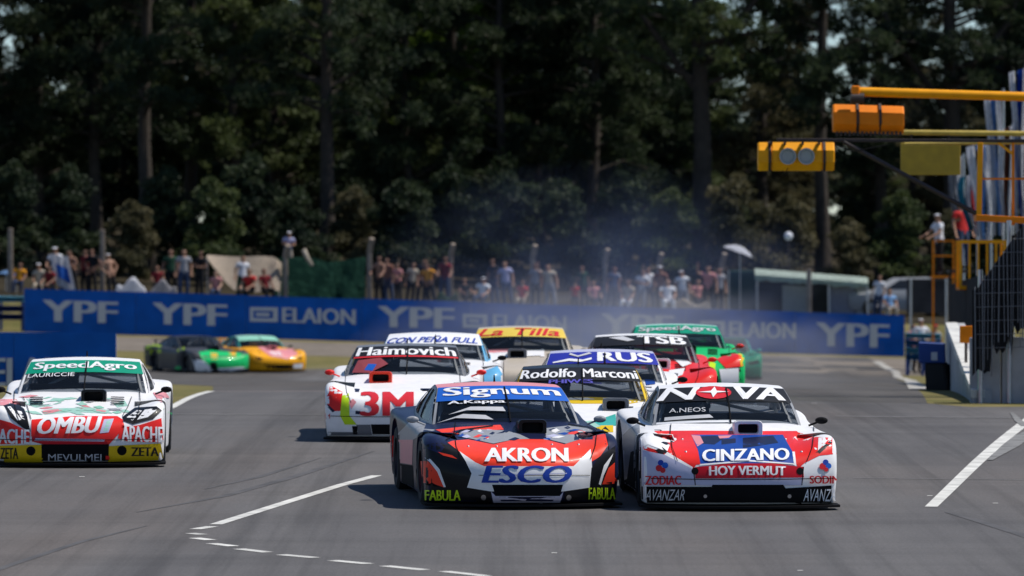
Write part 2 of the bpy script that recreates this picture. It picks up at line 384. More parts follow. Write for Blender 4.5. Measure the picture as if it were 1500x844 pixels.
# ------------------------------------------------------------------ race car
HW = 0.925
ST = [  # y, half width, bottom, shoulder, gutter, centre
    (0.00, 0.905, 0.055, 0.560, 0.505, 0.470), (0.10, 0.920, 0.055, 0.620, 0.555, 0.515), (0.35, 0.930, 0.06, 0.672, 0.615, 0.580), (0.60, 0.930, 0.06, 0.682, 0.645, 0.618),
    (0.95, 0.930, 0.06, 0.690, 0.655, 0.660), (1.30, 0.920, 0.075, 0.690, 0.695, 0.720), (1.60, 0.905, 0.075, 0.695, 0.725, 0.760), (2.00, 0.900, 0.075, 0.705, 0.735, 0.775),
    (2.60, 0.900, 0.075, 0.725, 0.745, 0.780), (3.10, 0.910, 0.075, 0.745, 0.755, 0.795), (3.45, 0.935, 0.075, 0.765, 0.770, 0.810), (3.90, 0.940, 0.11, 0.780, 0.785, 0.825), (4.35, 0.920, 0.14, 0.785, 0.795, 0.835), (4.60, 0.880, 0.20, 0.760, 0.775, 0.800)]
def lerp(a, b, t): return a + (b - a) * t
def build_body(nose):
    A = [-1, -0.965, -0.88, -0.74, -0.55, -0.28, 0, 0.28, 0.55, 0.74, 0.88, 0.965, 1]
    B = [0, 0.07, 0.3, 0.5, 0.7, 0.92, 1]
    nl = len(ST)
    def P(i, k, l):
        a, b = A[i], B[k]; y, w, zb, zs, zg, zc = ST[l]; q = abs(a)
        T = [(0, zc), (0.55, zc - 0.012), (0.74, zg), (0.88, zs), (0.965, zs - 0.006), (1.0, zs - 0.035)]
        for j in range(len(T) - 1):
            if q <= T[j + 1][0]: zt = lerp(T[j][1], T[j + 1][1], (q - T[j][0]) / (T[j + 1][0] - T[j][0])); break
        x = w * a * (1 - 0.035 * (1 - b) ** 2) * (1 - 0.015 * b ** 4)
        z = lerp(zb, zt, b)
        fr = max(0.0, 1 - y / 1.3)
        yy = y + (0.26 if nose == 'A' else 0.22) * q ** 2.4 * fr
        if l == 0:
            yy += [0.05, 0.012, 0.0, -0.015, -0.01, 0.02, 0.05][k]
            if nose == 'A' and 1 <= k: yy -= 0.10 * (1 - sstep(0.35, 0.72, q))
        if l == 1 and nose == 'A': yy -= 0.05 * (1 - sstep(0.35, 0.72, q))
        if l == nl - 1: yy -= 0.12 * q ** 3
        return (x, yy, z)
    bm = bmn(); V = {}
    def vert(i, k, l):
        if (i, k, l) not in V: V[(i, k, l)] = bm.verts.new(P(i, k, l))
        return V[(i, k, l)]
    na, nb = len(A), len(B)
    for i in range(na - 1):
        for l in range(nl - 1):
            for k in (0, nb - 1): bm.faces.new((vert(i, k, l), vert(i + 1, k, l), vert(i + 1, k, l + 1), vert(i, k, l + 1)))
        for k in range(nb - 1):
            for l in (0, nl - 1): bm.faces.new((vert(i, k, l), vert(i + 1, k, l), vert(i + 1, k + 1, l), vert(i, k + 1, l)))
    for l in range(nl - 1):
        for k in range(nb - 1):
            for i in (0, na - 1): bm.faces.new((vert(i, k, l), vert(i, k, l + 1), vert(i, k + 1, l + 1), vert(i, k + 1, l)))
    o = obj('body', bm, P_WHITE)
    s = o.modifiers.new('s', 'SUBSURF'); s.levels = 2; s.render_levels = 2
    cuts = []
    cb = bmn()
    for y in (0.86, 3.55):
        for sx in (-1, 1):
            lathe_x(cb, [(0.58, 0), (0.58, 0.375), (1.3, 0.375), (1.3, 0)] if sx > 0 else [(-1.3, 0), (-1.3, 0.375), (-0.58, 0.375), (-0.58, 0)], 36, cy=y, cz=0.33)
    bmesh.ops.remove_doubles(cb, verts=cb.verts[:], dist=1e-5)
    c = obj('cutter', cb, M_BLACK)
    bo = o.modifiers.new('b', 'BOOLEAN'); bo.object = c; bo.operation = 'DIFFERENCE'; bo.solver = 'EXACT'
    dg = bpy.context.evaluated_depsgraph_get(); ev = o.evaluated_get(dg)
    me = bpy.data.meshes.new_from_object(ev, depsgraph=dg)
    me.materials.clear()
    bpy.data.objects.remove(o); bpy.data.objects.remove(c)
    me.shade_smooth(); me.set_sharp_from_angle(angle=R(40))
    bvh = BVHTree.FromPolygons([v.co.copy() for v in me.vertices], [tuple(p.vertices) for p in me.polygons])
    return me, bvh
BODY = {n: build_body(n) for n in 'AB'}

def W(u, v, off=0.0):
    """windscreen surface, u -1..1 across, v 0..1 up"""
    b = Vector((0.715 * u, 1.52 + 0.24 * u * u, 0.735 - 0.035 * u * u)); t = Vector((0.605 * u, 2.30 + 0.12 * u * u, 1.065 - 0.025 * u * u))
    p = b.lerp(t, v) + Vector((0, -0.03, 0.03)) * math.sin(math.pi * v)
    n = Vector((u * 0.35, -0.45, 0.85)).normalized()
    return p + n * off
def RF(u, v):
    f = W(u, 1.0); r = Vector((0.575 * u, 3.22 - 0.05 * u * u, 1.07 - 0.03 * u * u)); return f.lerp(r, v) + Vector((0, 0, 0.02 * math.sin(math.pi * v)))
def RG(u, v):
    return RF(u, 1.0).lerp(Vector((0.70 * u, 3.98 - 0.12 * u * u, 0.80 - 0.02 * u * u)), v)
def SG(sx, t, h):
    """cabin side: t 0..1 front to back, h 0..1 up"""
    lo = [W(sx, 0.0), W(sx, 0) .lerp(RG(sx, 1.0), 0.33), W(sx, 0).lerp(RG(sx, 1.0), 0.66), RG(sx, 1.0)]
    hi = [W(sx, 1.0), RF(sx, 0.33), RF(sx, 0.8), RG(sx, 0.0)]
    for p in lo[1:3]: p.x += sx * 0.05
    lo[1].z -= 0.01
    k = min(2, int(t * 3)); f = t * 3 - k
    a = lo[k].lerp(lo[k + 1], f); b = hi[k].lerp(hi[k + 1], f); p = a.lerp(b, h); p.x += sx * 0.02 * math.sin(math.pi * h); return p
def grid_bm(fn, us, vs, thick=0.0):
    bm = bmn(); g = [[bm.verts.new(fn(u, v)) for u in us] for v in vs]
    for i in range(len(vs) - 1):
        for j in range(len(us) - 1): bm.faces.new((g[i][j], g[i][j + 1], g[i + 1][j + 1], g[i + 1][j]))
    if thick: bmesh.ops.solidify(bm, geom=bm.faces[:], thickness=thick)
    return bm
def ls(a, b, n): return [a + (b - a) * i / n for i in range(n + 1)]
def to_mesh(name, bm, smooth=True):
    me = bpy.data.meshes.new(name); bmesh.ops.recalc_face_normals(bm, faces=bm.faces[:]); bm.to_mesh(me); bm.free()
    if smooth: me.shade_smooth(); me.set_sharp_from_angle(angle=R(40))
    return me
SH = {}
SH['windscreen'] = to_mesh('windscreen', grid_bm(lambda u, v: W(u, v), ls(-0.97, 0.97, 14), ls(-0.08, 1, 6)))
SH['roof'] = to_mesh('roof', grid_bm(lambda u, v: RF(u, v), ls(-1, 1, 12), ls(0, 1, 8)))
SH['rear_window'] = to_mesh('rear_window', grid_bm(lambda u, v: RG(u, v), ls(-0.9, 0.9, 8), ls(0.02, 1.05, 4)))
def side_frame(sx):
    bm = bmn()
    ts = ls(0, 1, 18); hs = [-0.12, 0.0, 0.09, 0.3, 0.5, 0.7, 0.9, 1.0]
    def solid(t, h): return h < 0.1 or h > 0.89 or t < 0.10 or t > 0.83 or 0.47 < t < 0.53
    g = [[bm.verts.new(SG(sx, t, h)) for t in ts] for h in hs]
    for i in range(len(hs) - 1):
        for j in range(len(ts) - 1):
            if solid((ts[j] + ts[j + 1]) / 2, (hs[i] + hs[i + 1]) / 2): bm.faces.new((g[i][j], g[i][j + 1], g[i + 1][j + 1], g[i + 1][j]))
    # A pillar front face and C pillar rear face
    for fn, vs, e0, e1 in ((W, ls(-0.08, 1, 6), 0.965, 1.0), (RG, ls(0, 1.05, 4), 0.88, 1.0)):
        q = [[bm.verts.new(fn(sx * e, v)) for e in (e0, e1)] for v in vs]
        for i in range(len(vs) - 1): bm.faces.new((q[i][0], q[i][1], q[i + 1][1], q[i + 1][0]))
    return bm
def side_glass(sx):
    bm = bmn()
    for a, b in ((0.09, 0.48), (0.52, 0.84)):
        g = [[bm.verts.new(SG(sx, t, h) - Vector((sx * 0.008, 0, 0))) for t in ls(a, b, 6)] for h in ls(0.06, 0.93, 4)]
        for i in range(4):
            for j in range(6): bm.faces.new((g[i][j], g[i][j + 1], g[i + 1][j + 1], g[i + 1][j]))
    return bm
for s, nm in ((-1, 'l'), (1, 'r')):
    SH['frame' + nm] = to_mesh('window_frame', side_frame(s)); SH['sglass' + nm] = to_mesh('side_window', side_glass(s))
def mk(name, fn, smooth=True):
    bm = bmn(); fn(bm); SH[name] = to_mesh(name, bm, smooth)
def f_split(bm):
    pts = []
    for x in ls(-0.93, 0.93, 16): pts.append((x, 0.24 * abs(x / 0.93) ** 2.4 - 0.07))
    poly = [Vector((x, y, 0.025)) for x, y in pts] + [Vector((0.93, 0.5, 0.025)), Vector((-0.93, 0.5, 0.025))]
    prism(bm, poly, Vector((0, 0, 0.022)))
mk('splitter', f_split, False)
def f_tyre(bm): lathe_x(bm, [(-0.135, 0.2), (-0.14, 0.285), (-0.115, 0.315), (0.115, 0.315), (0.14, 0.285), (0.135, 0.2)], 32)
mk('tyre', f_tyre)
def f_rim(bm):
    lathe_x(bm, [(-0.13, 0.2), (-0.125, 0.205), (0.125, 0.205), (0.13, 0.2)], 28, close=True)
    lathe_x(bm, [(0.05, 0.0), (0.06, 0.05), (0.04, 0.06), (0.03, 0.0)], 12, close=False)
    for k in range(10):
        a = 2 * math.pi * k / 10; rot = Matrix.Rotation(a, 3, 'X')
        box(bm, rot @ Vector((0.04, 0, 0.125)), (0.03, 0.04, 0.16), 0, rot)
mk('rim', f_rim)
def f_mirror(bm):
    bmesh.ops.create_uvsphere(bm, u_segments=14, v_segments=8, radius=1.0)
    for v in bm.verts: v.co = Vector((v.co.x * 0.062, max(-0.05, v.co.y * 0.07), v.co.z * 0.034))
    tube(bm, [(-0.02, 0.0, -0.01), (-0.12, 0.03, -0.05)], 0.011, 6)
mk('mirror', f_mirror)
def f_intake(bm):
    # rounded snorkel with a real mouth: outer shell loft, lip, inner pocket
    def ring(y, w, h, zc, r=0.04, n=4):
        out = []
        for cx, cz, a0 in ((w/2 - r, h/2 - r, 0), (-(w/2 - r), h/2 - r, 90), (-(w/2 - r), -(h/2 - r), 180), (w/2 - r, -(h/2 - r), 270)):
            for k in range(n + 1):
                a = R(a0 + 90 * k / n); out.append(bm.verts.new((cx + r * math.cos(a), y, zc + cz + r * math.sin(a))))
        return out
    rs = [ring(0.09, 0.18, 0.075, 0.095, 0.02), ring(0.0, 0.20, 0.095, 0.095, 0.025), ring(0.0, 0.265, 0.155, 0.09), ring(0.03, 0.275, 0.165, 0.088), ring(0.25, 0.27, 0.20, 0.06), ring(0.45, 0.24, 0.18, 0.03), ring(0.6, 0.18, 0.08, -0.03)]
    n = len(rs[0])
    for i in range(len(rs) - 1):
        for k in range(n): bm.faces.new((rs[i][k], rs[i][(k + 1) % n], rs[i + 1][(k + 1) % n], rs[i + 1][k]))
    bm.faces.new(rs[0]); bm.faces.new(rs[-1][::-1])
mk('intake', f_intake)
def f_mouth(bm): box(bm, (0, 0.075, 0.095), (0.195, 0.02, 0.09))
mk('mouth', f_mouth)
def f_cage(bm):
    for sx in (-1, 1):
        tube(bm, [(sx * 0.63, 1.95, 0.72), (sx * 0.54, 2.5, 1.0), (sx * 0.52, 3.1, 1.02), (sx * 0.6, 3.8, 0.78)], 0.02, 6)
        tube(bm, [(sx * 0.6, 3.0, 0.72), (sx * 0.52, 3.0, 1.02)], 0.02, 6)
    tube(bm, [(-0.54, 2.5, 1.0), (0.54, 2.5, 1.0)], 0.02, 6); tube(bm, [(-0.52, 3.0, 1.02), (0.52, 3.0, 1.02)], 0.02, 6)
    tube(bm, [(-0.52, 3.0, 1.01), (0.6, 3.0, 0.75)], 0.018, 6); tube(bm, [(0.02, 2.52, 0.99), (-0.45, 1.95, 0.78)], 0.016, 6); tube(bm, [(-0.6, 2.98, 0.9), (0.6, 2.98, 0.9)], 0.018, 6)
mk('cage', f_cage)
def f_seat(bm):
    box(bm, (-0.32, 2.85, 0.83), (0.46, 0.12, 0.3), 0.03); box(bm, (-0.32, 2.84, 0.96), (0.24, 0.1, 0.1), 0.03)
    box(bm, (-0.53, 2.78, 0.93), (0.05, 0.2, 0.18), 0.02); box(bm, (-0.11, 2.78, 0.93), (0.05, 0.2, 0.18), 0.02)
mk('seat', f_seat)
def f_dash(bm): box(bm, (0, 2.05, 0.79), (1.2, 0.25, 0.06), 0.02); tube(bm, [(-0.32 + 0.16 * math.cos(a), 2.25 + 0.03 * math.sin(a), 0.86 + 0.15 * math.sin(a)) for a in ls(0, 2 * math.pi, 16)], 0.015, 6, False)
mk('dashboard', f_dash)
def f_wiper(bm):
    p = [W(0.02, 0.0, 0.02), W(0.03, 0.4, 0.025), W(0.04, 0.9, 0.02)]; tube(bm, p, 0.009, 5)
mk('wiper', f_wiper)
def f_ant(bm): tube(bm, [(0, 2.9, 1.08), (0, 2.92, 1.15)], [0.012, 0.006], 6)
mk('antenna', f_ant)
def f_spoil(bm):
    box(bm, (0, 4.45, 0.95), (1.16, 0.22, 0.02), 0.006)
    for sx in (-0.5, 0.5): box(bm, (sx, 4.46, 0.88), (0.02, 0.12, 0.15))
mk('rear_spoiler', f_spoil)
def f_lamp(bm): lathe_x(bm, [(0, 0), (0, 0.035), (0.02, 0.045), (0.05, 0.045)], 14)
def f_pin(bm):
    bmesh.ops.create_uvsphere(bm, u_segments=8, v_segments=6, radius=0.014)
mk('hood_pin', f_pin)

class Car:
    def __init__(s, px, Y, yaw, nose, base, frame, roof, label, Xoff=0.0, group='race cars of the pack on the track', banner=None, btext=None, intake=(0.0, P_BLACK), mirror=M_BLACK, pitch=None, far=False, tmat=L_WHITE, tr=(-0.86, 0.58, 0.86, 0.93), bshear=0.0, name='race_car'):
        X = xat(px, Y); s.Y = Y; s.px = px
        sl = math.atan((gz(X, Y + 3.5) - gz(X, Y + 0.8)) / 2.7) if pitch is None else pitch
        s.M = Matrix.Translation((X, Y, gz(X, Y) + 0.012)) @ Matrix.Rotation(R(yaw), 4, 'Z') @ Matrix.Rotation(sl, 4, 'X')
        s.Mi = s.M.inverted(); s.cam = s.Mi @ Vector((0, 0, CZ))
        r = empty(name, (0, 0, 0)); r.matrix_world = s.M; s.root = r; tag(r, label, 'race car', group)
        me, s.bvh = BODY[nose]; me = me.copy(); s.body = link('body', me, base, r)
        s.L = 0; s.far = far
        s.part('windscreen', SH['windscreen'], M_GLASS); s.part('roof', SH['roof'].copy(), roof); s.part('rear_window', SH['rear_window'], M_SGLASS)
        for q in 'lr': s.part('window_frame', SH['frame' + q].copy(), frame); s.part('side_window', SH['sglass' + q], M_SGLASS)
        s.part('splitter', SH['splitter'].copy(), M_BLACK)
        for y in (0.86, 3.55):
            for sx in (-1, 1):
                w = s.part('wheel', SH['tyre'], M_RUBBER); w.location = (sx * 0.775, y, 0.315); w.rotation_euler = (0, 0, 0 if sx > 0 else math.pi)
                link('rim', SH['rim'], M_RIM, w)
        for sx in (-1, 1):
            m = s.part('mirror', SH['mirror'].copy(), mirror); m.location = (sx * 0.905, 1.75, 0.765); m.scale = (sx, 1, 1)
        it = s.part('air_intake', SH['intake'].copy(), intake[1]); it.location = (intake[0], 0.98, 0.625); link('intake_mouth', SH['mouth'], M_BLACK if len(intake) < 3 else intake[2], it)
        s.part('roll_cage', SH['cage'], M_CAGE); s.part('seat', SH['seat'], M_BLACK); s.part('dashboard', SH['dashboard'], M_BLACK)
        s.part('wiper', SH['wiper'], M_BLACK); s.part('rear_spoiler', SH['rear_spoiler'].copy(), base)
        if not far: s.part('antenna', SH['antenna'], M_BLACK)
        if banner:
            b = s.part('windscreen_banner', to_mesh('windscreen_banner', grid_bm(lambda u, v: W(u, v, 0.006), ls(-0.985, 0.985, 14), ls(0.55, 1.0, 4))), banner)
        if btext: s.screen_text(btext, tr, tmat, bshear)
    def part(s, name, me, m):
        return link(name, me, m, s.root)
    def screen_text(s, word, r, m, shear=0.0, off=0.012):
        bm = text_bm(word, shear); slice_grid(bm, 0, ls(0, 1, 12)[1:-1])
        for v in bm.verts: v.co = W(lerp(r[0], r[2], v.co.x), lerp(r[1], r[3], v.co.y), off + v.co.z)
        return obj('lettering', bm, m, s.root)
    def screen_poly(s, pts, m, off=0.014, name='decal'):
        bm = poly_bm(pts); a = extents(bm); slice_grid(bm, 0, frange(a[0], a[1], 0.12))
        for v in bm.verts: v.co = W(v.co.x, v.co.y, off)
        return obj(name, bm, m, s.root)
    def zoom(s, x0, y0, sc): s.z = (x0, y0, sc)
    def ray(s, x, y):
        px, py = s.z[0] + x / s.z[2], s.z[1] + y / s.z[2]
        p = s.Mi @ at(px, py, s.Y); return s.cam, (p - s.cam).normalized()
    def proj(s, bm, m, name, off, step):
        a = extents(bm); st = step * F / s.Y * s.z[2]
        slice_grid(bm, 0, frange(a[0], a[1], st)); slice_grid(bm, 1, frange(a[2], a[3], st * 0.6))
        dead = []
        for v in bm.verts:
            o, d = s.ray(v.co.x, v.co.y); h = s.bvh.ray_cast(o, d)
            if h[0] is None: dead.append(v); continue
            n = h[1]
            if n.dot(d) > 0: n = -n
            v.co = h[0] + n * (off + v.co.z * 0.6)
        if dead: bmesh.ops.delete(bm, geom=dead, context='VERTS')
        bad = [f for f in bm.faces if max(e.calc_length() for e in f.edges) > 1.0]
        if bad: bmesh.ops.delete(bm, geom=bad, context='FACES')
        if not bm.faces: bm.free(); return None
        for f in bm.faces: f.smooth = True
        return obj(name, bm, m, s.root)
    def patch(s, m, *polys, name='livery_panel', step=0.045):
        s.L += 1
        for pts in polys: s.proj(poly_bm(pts), m, name, 0.0005 * s.L + 0.0015, step)
    def text(s, word, r, m, shear=0.0, skew=0.0, arc=0.0):
        bm = text_bm(word, shear)
        slice_grid(bm, 0, ls(0, 1, 8)[1:-1])
        for v in bm.verts:
            x, y = v.co.x, v.co.y
            v.co = Vector((lerp(r[0], r[2], x), lerp(r[3], r[1], y) + skew * (x - 0.5) - arc * (1 - (2 * x - 1) ** 2), v.co.z))
        return s.proj(bm, m, 'lettering', 0.0005 * s.L + 0.0022, 0.04)
    def disc(s, m, cx, cy, r, name='decal', ry=None):
        s.patch(m, [(cx + r * math.cos(a), cy + (ry or r) * math.sin(a)) for a in ls(0, 2 * math.pi, 14)[:-1]], name=name)
    def loc(s, x, v):
        p = s.M @ Vector((x, 0.0, v)); k = F / p.y
        return ((750 + p.x * k - s.z[0]) * s.z[2], (422 - (p.z - CZ) * k - s.z[1]) * s.z[2])
    def q(s, *pts): return [s.loc(*p) for p in pts]
    def details(s, grille=False, lamps=False, line=0.007, vents=True, step=0.045, bumper=True):
        if grille:
            s.patch(M_BLACK, s.q((-0.5, 0.24), (0.5, 0.24), (0.42, 0.11), (-0.42, 0.11)), name='grille', step=step)
        if lamps:
            for sx in (-1, 1): s.patch(P_BLACK, s.q((sx * 0.52, 0.44), (sx * 0.80, 0.50), (sx * 0.84, 0.42), (sx * 0.60, 0.38)), name='headlight', step=step)
        w = line * F / s.Y * s.z[2]
        for sx in (-1, 1):
            s.patch(M_BLACK, lines(s.q((sx * 0.60, 0.46), (sx * 0.655, 0.58), (sx * 0.67, 0.70), (sx * 0.66, 0.80)), w), name='shut_line', step=step)
            for k in range(4 if vents else 0):
                v = 0.668 + 0.022 * k; s.patch(M_BLACK, lines(s.q((sx * 0.36, v), (sx * 0.50, v - 0.004)), w * 1.5), name='bonnet_vent', step=step)
        if bumper: s.patch(M_BLACK, lines(s.q((-0.84, 0.305), (-0.4, 0.295), (0.4, 0.295), (0.84, 0.305)), w), name='shut_line', step=step)
        if vents: s.patch(P_RED, s.q((0.30, 0.13), (0.34, 0.13), (0.345, 0.06), (0.305, 0.06)), name='tow_strap', step=step)
    def pins(s, pts):
        for x, y in pts:
            o, d = s.ray(x, y); h = s.bvh.ray_cast(o, d)
            if h[0] is not None: p = s.part('hood_pin', SH['hood_pin'], M_STEEL); p.location = h[0]
def lines(pp, w):
    """thin polygon along a polyline, for shut lines"""
    P = [Vector(p) for p in pp]; a, b = [], []
    for i, p in enumerate(P):
        d = (P[min(i + 1, len(P) - 1)] - P[max(i - 1, 0)]).normalized(); n = Vector((-d.y, d.x)) * w / 2; a.append(tuple(p + n)); b.append(tuple(p - n))
    return a + b[::-1]

# --- the black, red and white car in front (left of the two leaders)
c = Car(770, 55.3, 6.0, 'A', P_NAVY, P_SILVER, P_PINK, 'black race car with orange red bonnet and white nose, left of the two leaders', banner=L_SKY, btext='Signum', tr=(-0.9, 0.6, 0.9, 0.96), intake=(0.17, P_BLACK), mirror=P_SILVER)
c.zoom(540, 540, 3.837)
c.patch(P_SILVER, [(150, 380), (230, 300), (330, 290), (300, 370), (250, 400), (245, 540), (90, 510), (90, 400)], step=0.014)
c.patch(P_PINK, [(90, 400), (250, 400), (245, 540), (90, 515)], step=0.014); c.patch(P_RED, [(60, 385), (150, 375), (160, 500), (65, 490)], step=0.014)
c.patch(M_BLACK, [(0, 525), (100, 525), (250, 545), (262, 790), (0, 790)], step=0.014)
c.patch(P_ORED, [(375, 345), (520, 330), (740, 318), (760, 345), (600, 352), (450, 378)], [(425, 425), (470, 408), (560, 400), (700, 428), (830, 398), (990, 400), (1100, 428), (1240, 385), (1330, 368), (1345, 430), (1300, 495), (1250, 525), (1160, 552), (640, 552), (590, 530), (510, 470), (540, 520), (480, 480)])
c.patch(P_SILVER, [(495, 352), (640, 344), (770, 350), (850, 372), (905, 398), (820, 400), (700, 424), (600, 402), (520, 384)], [(990, 338), (1160, 318), (1262, 348), (1240, 384), (1110, 424), (1000, 398)], [(300, 340), (370, 345), (375, 368), (310, 362)])
r3 = random.Random(21)
for k in range(40):
    c.L = 4 + k % 7
    x = r3.choice([r3.uniform(500, 830), r3.uniform(990, 1230)]); y = r3.uniform(346, 402) if x < 900 else r3.uniform(334, 400); L_ = r3.uniform(25, 90); h_ = r3.uniform(4, 12); t_ = r3.uniform(-0.25, 0.05)
    c.patch([P_NAVY, P_WHITE, P_LILAC, P_BLUE, P_NAVY, P_ORED][k % 6], [(x - L_ / 2, y - L_ * t_ / 2), (x + L_ * 0.1, y - h_), (x + L_ / 2, y + L_ * t_ / 2), (x + L_ * 0.05, y + h_ * 0.7)])
c.L = 10
c.patch(P_WHITE, [(510, 468), (600, 528), (650, 550), (1150, 550), (1248, 455), (1256, 600), (1240, 668), (1090, 690), (690, 690), (555, 668), (580, 590), (545, 520)])
c.patch(P_BLACK, [(1250, 560), (1290, 500), (1380, 440), (1412, 460), (1412, 770), (1100, 770), (1100, 690), (1240, 668)], [(430, 410), (510, 470), (545, 520), (580, 590), (552, 668), (690, 690), (690, 770), (270, 770), (270, 470), (330, 430)])
c.patch(P_NAVY, [(285, 390), (420, 380), (440, 430), (400, 480), (340, 455), (290, 450)], [(1340, 380), (1385, 370), (1390, 430), (1350, 460)])
c.patch(P_ORED, [(285, 520), (335, 520), (390, 580), (428, 668), (372, 648), (300, 640)], [(1412, 500), (1415, 560), (1405, 645), (1310, 650), (1345, 560)], [(390, 470), (470, 490), (500, 510), (420, 490)], name='headlight_cover')
c.patch(P_WHITE, [(318, 500), (350, 510), (400, 565), (436, 665), (424, 665), (388, 580), (345, 525)], [(1372, 478), (1360, 510), (1318, 600), (1302, 655), (1290, 648), (1320, 545)], name='headlight_trim')
c.patch(M_BLACK, [(300, 628), (360, 640), (400, 665), (330, 655)], [(1330, 640), (1400, 630), (1395, 655)])
c.patch(M_BLACK, [(695, 652), (1090, 652), (1072, 714), (714, 714)], name='grille')
c.patch(P_LILAC, [(690, 690), (714, 714), (1072, 714), (1092, 690), (1070, 768), (705, 768)], name='bumper_lip')
c.patch(P_NAVY, [(735, 718), (1045, 718), (1035, 740), (745, 740)])
c.patch(M_BLACK, lines([(430, 408), (520, 350), (700, 326)], 5), lines([(1330, 372), (1230, 335), (1120, 318)], 5), lines([(620, 600), (1240, 600)], 3), name='shut_line')
c.text('AKRON', (652, 452, 1122, 526), L_WHITE); c.text('ESCO', (650, 547, 1140, 642), L_BLUE, shear=0.06)
c.patch(P_LILAC, [(655, 600), (1135, 586), (1135, 592), (655, 606)])
c.text('FABULA', (322, 682, 520, 738), L_LIME); c.text('FABULA', (1232, 668, 1382, 732), L_LIME)
c.disc(M_STEEL, 648, 722, 14, 'fog_lamp'); c.disc(M_STEEL, 1122, 722, 14, 'fog_lamp')
c.screen_text('A.Kappa', (-0.82, 0.42, 0.0, 0.53), L_WHITE)
c.screen_poly([(-0.8, 0.2), (-0.55, 0.28), (-0.02, 0.24), (-0.05, 0.34), (-0.5, 0.36)], L_GREY); c.screen_poly([(-0.95, 0.03), (-0.7, 0.12), (-0.2, 0.06), (-0.3, 0.16), (-0.6, 0.2)], L_GREY)
c.pins([(560, 440), (1180, 430), (720, 440), (1030, 430)])
c.details(vents=False, bumper=False)

# --- the red and white car in front (right of the two leaders)
c = Car(1087, 55.0, 2.5, 'B', P_WHITE, P_SILVER, P_WHITE, 'white race car with red bonnet and blue bonnet panel, right of the two leaders', banner=L_BLACK, intake=(0.14, P_WHITE, mat('mouth_grey', (0.22, 0.22, 0.23), 0.5)), mirror=M_BLACK)
c.zoom(890, 540, 3.836)
c.patch(P_SILVER, [(60, 400), (120, 340), (180, 300), (190, 660), (100, 700), (60, 560)], step=0.014)
c.patch(M_BLACK, [(130, 470), (188, 440), (192, 800), (60, 800), (60, 640), (110, 620)], step=0.014)
c.patch(P_RED, [(262, 352), (480, 350), (730, 352), (880, 352), (1062, 352), (1120, 400), (1180, 470), (1075, 558), (1060, 540), (500, 540), (480, 566), (400, 520), (330, 478), (350, 430), (300, 385)], [(1040, 352), (1170, 385), (1275, 392), (1290, 440), (1285, 480), (1190, 490), (1110, 530), (1060, 500)], [(200, 435), (290, 462), (325, 480), (480, 560), (430, 545), (205, 455)])
c.patch(P_BLACK, [(262, 345), (300, 345), (330, 372), (290, 376)], [(1262, 398), (1278, 402), (1190, 480), (1168, 472)], [(305, 440), (350, 478), (300, 484), (250, 470)], [(355, 405), (375, 415), (330, 430), (300, 415)])
c.patch(P_WHITE, [(185, 375), (240, 345), (315, 460), (228, 428), (195, 445)], [(1186, 390), (1256, 386), (1182, 462)], [(320, 400), (360, 405), (350, 418), (310, 412)], [(335, 470), (480, 555), (475, 566), (320, 485)])
c.patch(P_BLUE, [(470, 374), (985, 374), (1040, 470), (1046, 532), (522, 536), (508, 460)])
c.patch(P_NAVY, [(500, 385), (600, 380), (660, 390), (600, 430), (530, 425)], [(760, 392), (930, 380), (960, 420), (760, 450)], [(640, 400), (720, 395), (720, 420), (640, 430)])
c.patch(P_PINK, [(470, 376), (520, 380), (540, 420), (505, 440)], [(620, 380), (700, 378), (680, 392), (630, 396)])
c.patch(P_WHITE, [(1038, 470), (1052, 470), (1060, 550), (1040, 540), (800, 524), (520, 546), (518, 538), (800, 516), (1046, 534)])
c.patch(P_DRED, [(492, 555), (640, 540), (800, 534), (960, 540), (1098, 553), (1102, 612), (494, 618)])  # deeper red puts the shade of the vertical nose strip into its colour
c.patch(P_LILAC, [(494, 620), (1102, 614), (1090, 655), (590, 658), (500, 655)], [(200, 460), (320, 486), (480, 566), (500, 655), (200, 660)])  # lilac on the white bumper front: its shade put into the colour
c.patch(M_BLACK, [(195, 662), (585, 664), (590, 652), (985, 652), (1000, 672), (1312, 652), (1312, 800), (195, 800)], name='grille')
c.patch(M_BLACK, lines([(482, 566), (494, 655)], 5), lines([(1100, 553), (1090, 655)], 5), name='shut_line')
c.disc(M_BLACK, 492, 577, 20); c.disc(M_BLACK, 1080, 577, 20)
c.disc(L_RED, 290, 560, 18); c.disc(L_BLUE, 300, 530, 16); c.disc(L_SKY, 325, 545, 17); c.disc(L_RED, 312, 572, 15)
c.disc(L_RED, 1205, 550, 18); c.disc(L_BLUE, 1222, 528, 16); c.disc(L_SKY, 1238, 548, 16); c.disc(L_RED, 1225, 568, 12)
c.text('CINZANO', (532, 458, 1022, 522), L_WHITE, skew=-8); c.text('HOY VERMUT', (570, 552, 1000, 602), L_WHITE, arc=3)
c.text('ZODIAC', (215, 602, 415, 652), L_RED); c.text('SODIM', (1132, 602, 1296, 645), L_RED)
c.text('AVANZAR', (220, 678, 438, 738), L_GREY, shear=0.06); c.text('AVANZA', (1102, 676, 1278, 742), L_WHITE, shear=0.06)
c.disc(M_STEEL, 550, 716, 10, 'fog_lamp'); c.disc(M_STEEL, 1020, 716, 11, 'fog_lamp')
c.screen_text('N', (-0.94, 0.58, -0.42, 0.98), L_WHITE, 0.25); c.screen_text('VA', (0.12, 0.58, 0.95, 0.98), L_WHITE, 0.1)
c.screen_poly([(-0.16 + 0.27 * math.cos(a), 0.79 + 0.21 * math.sin(a)) for a in ls(0, 2 * math.pi, 18)[:-1]], L_RED, 0.014)
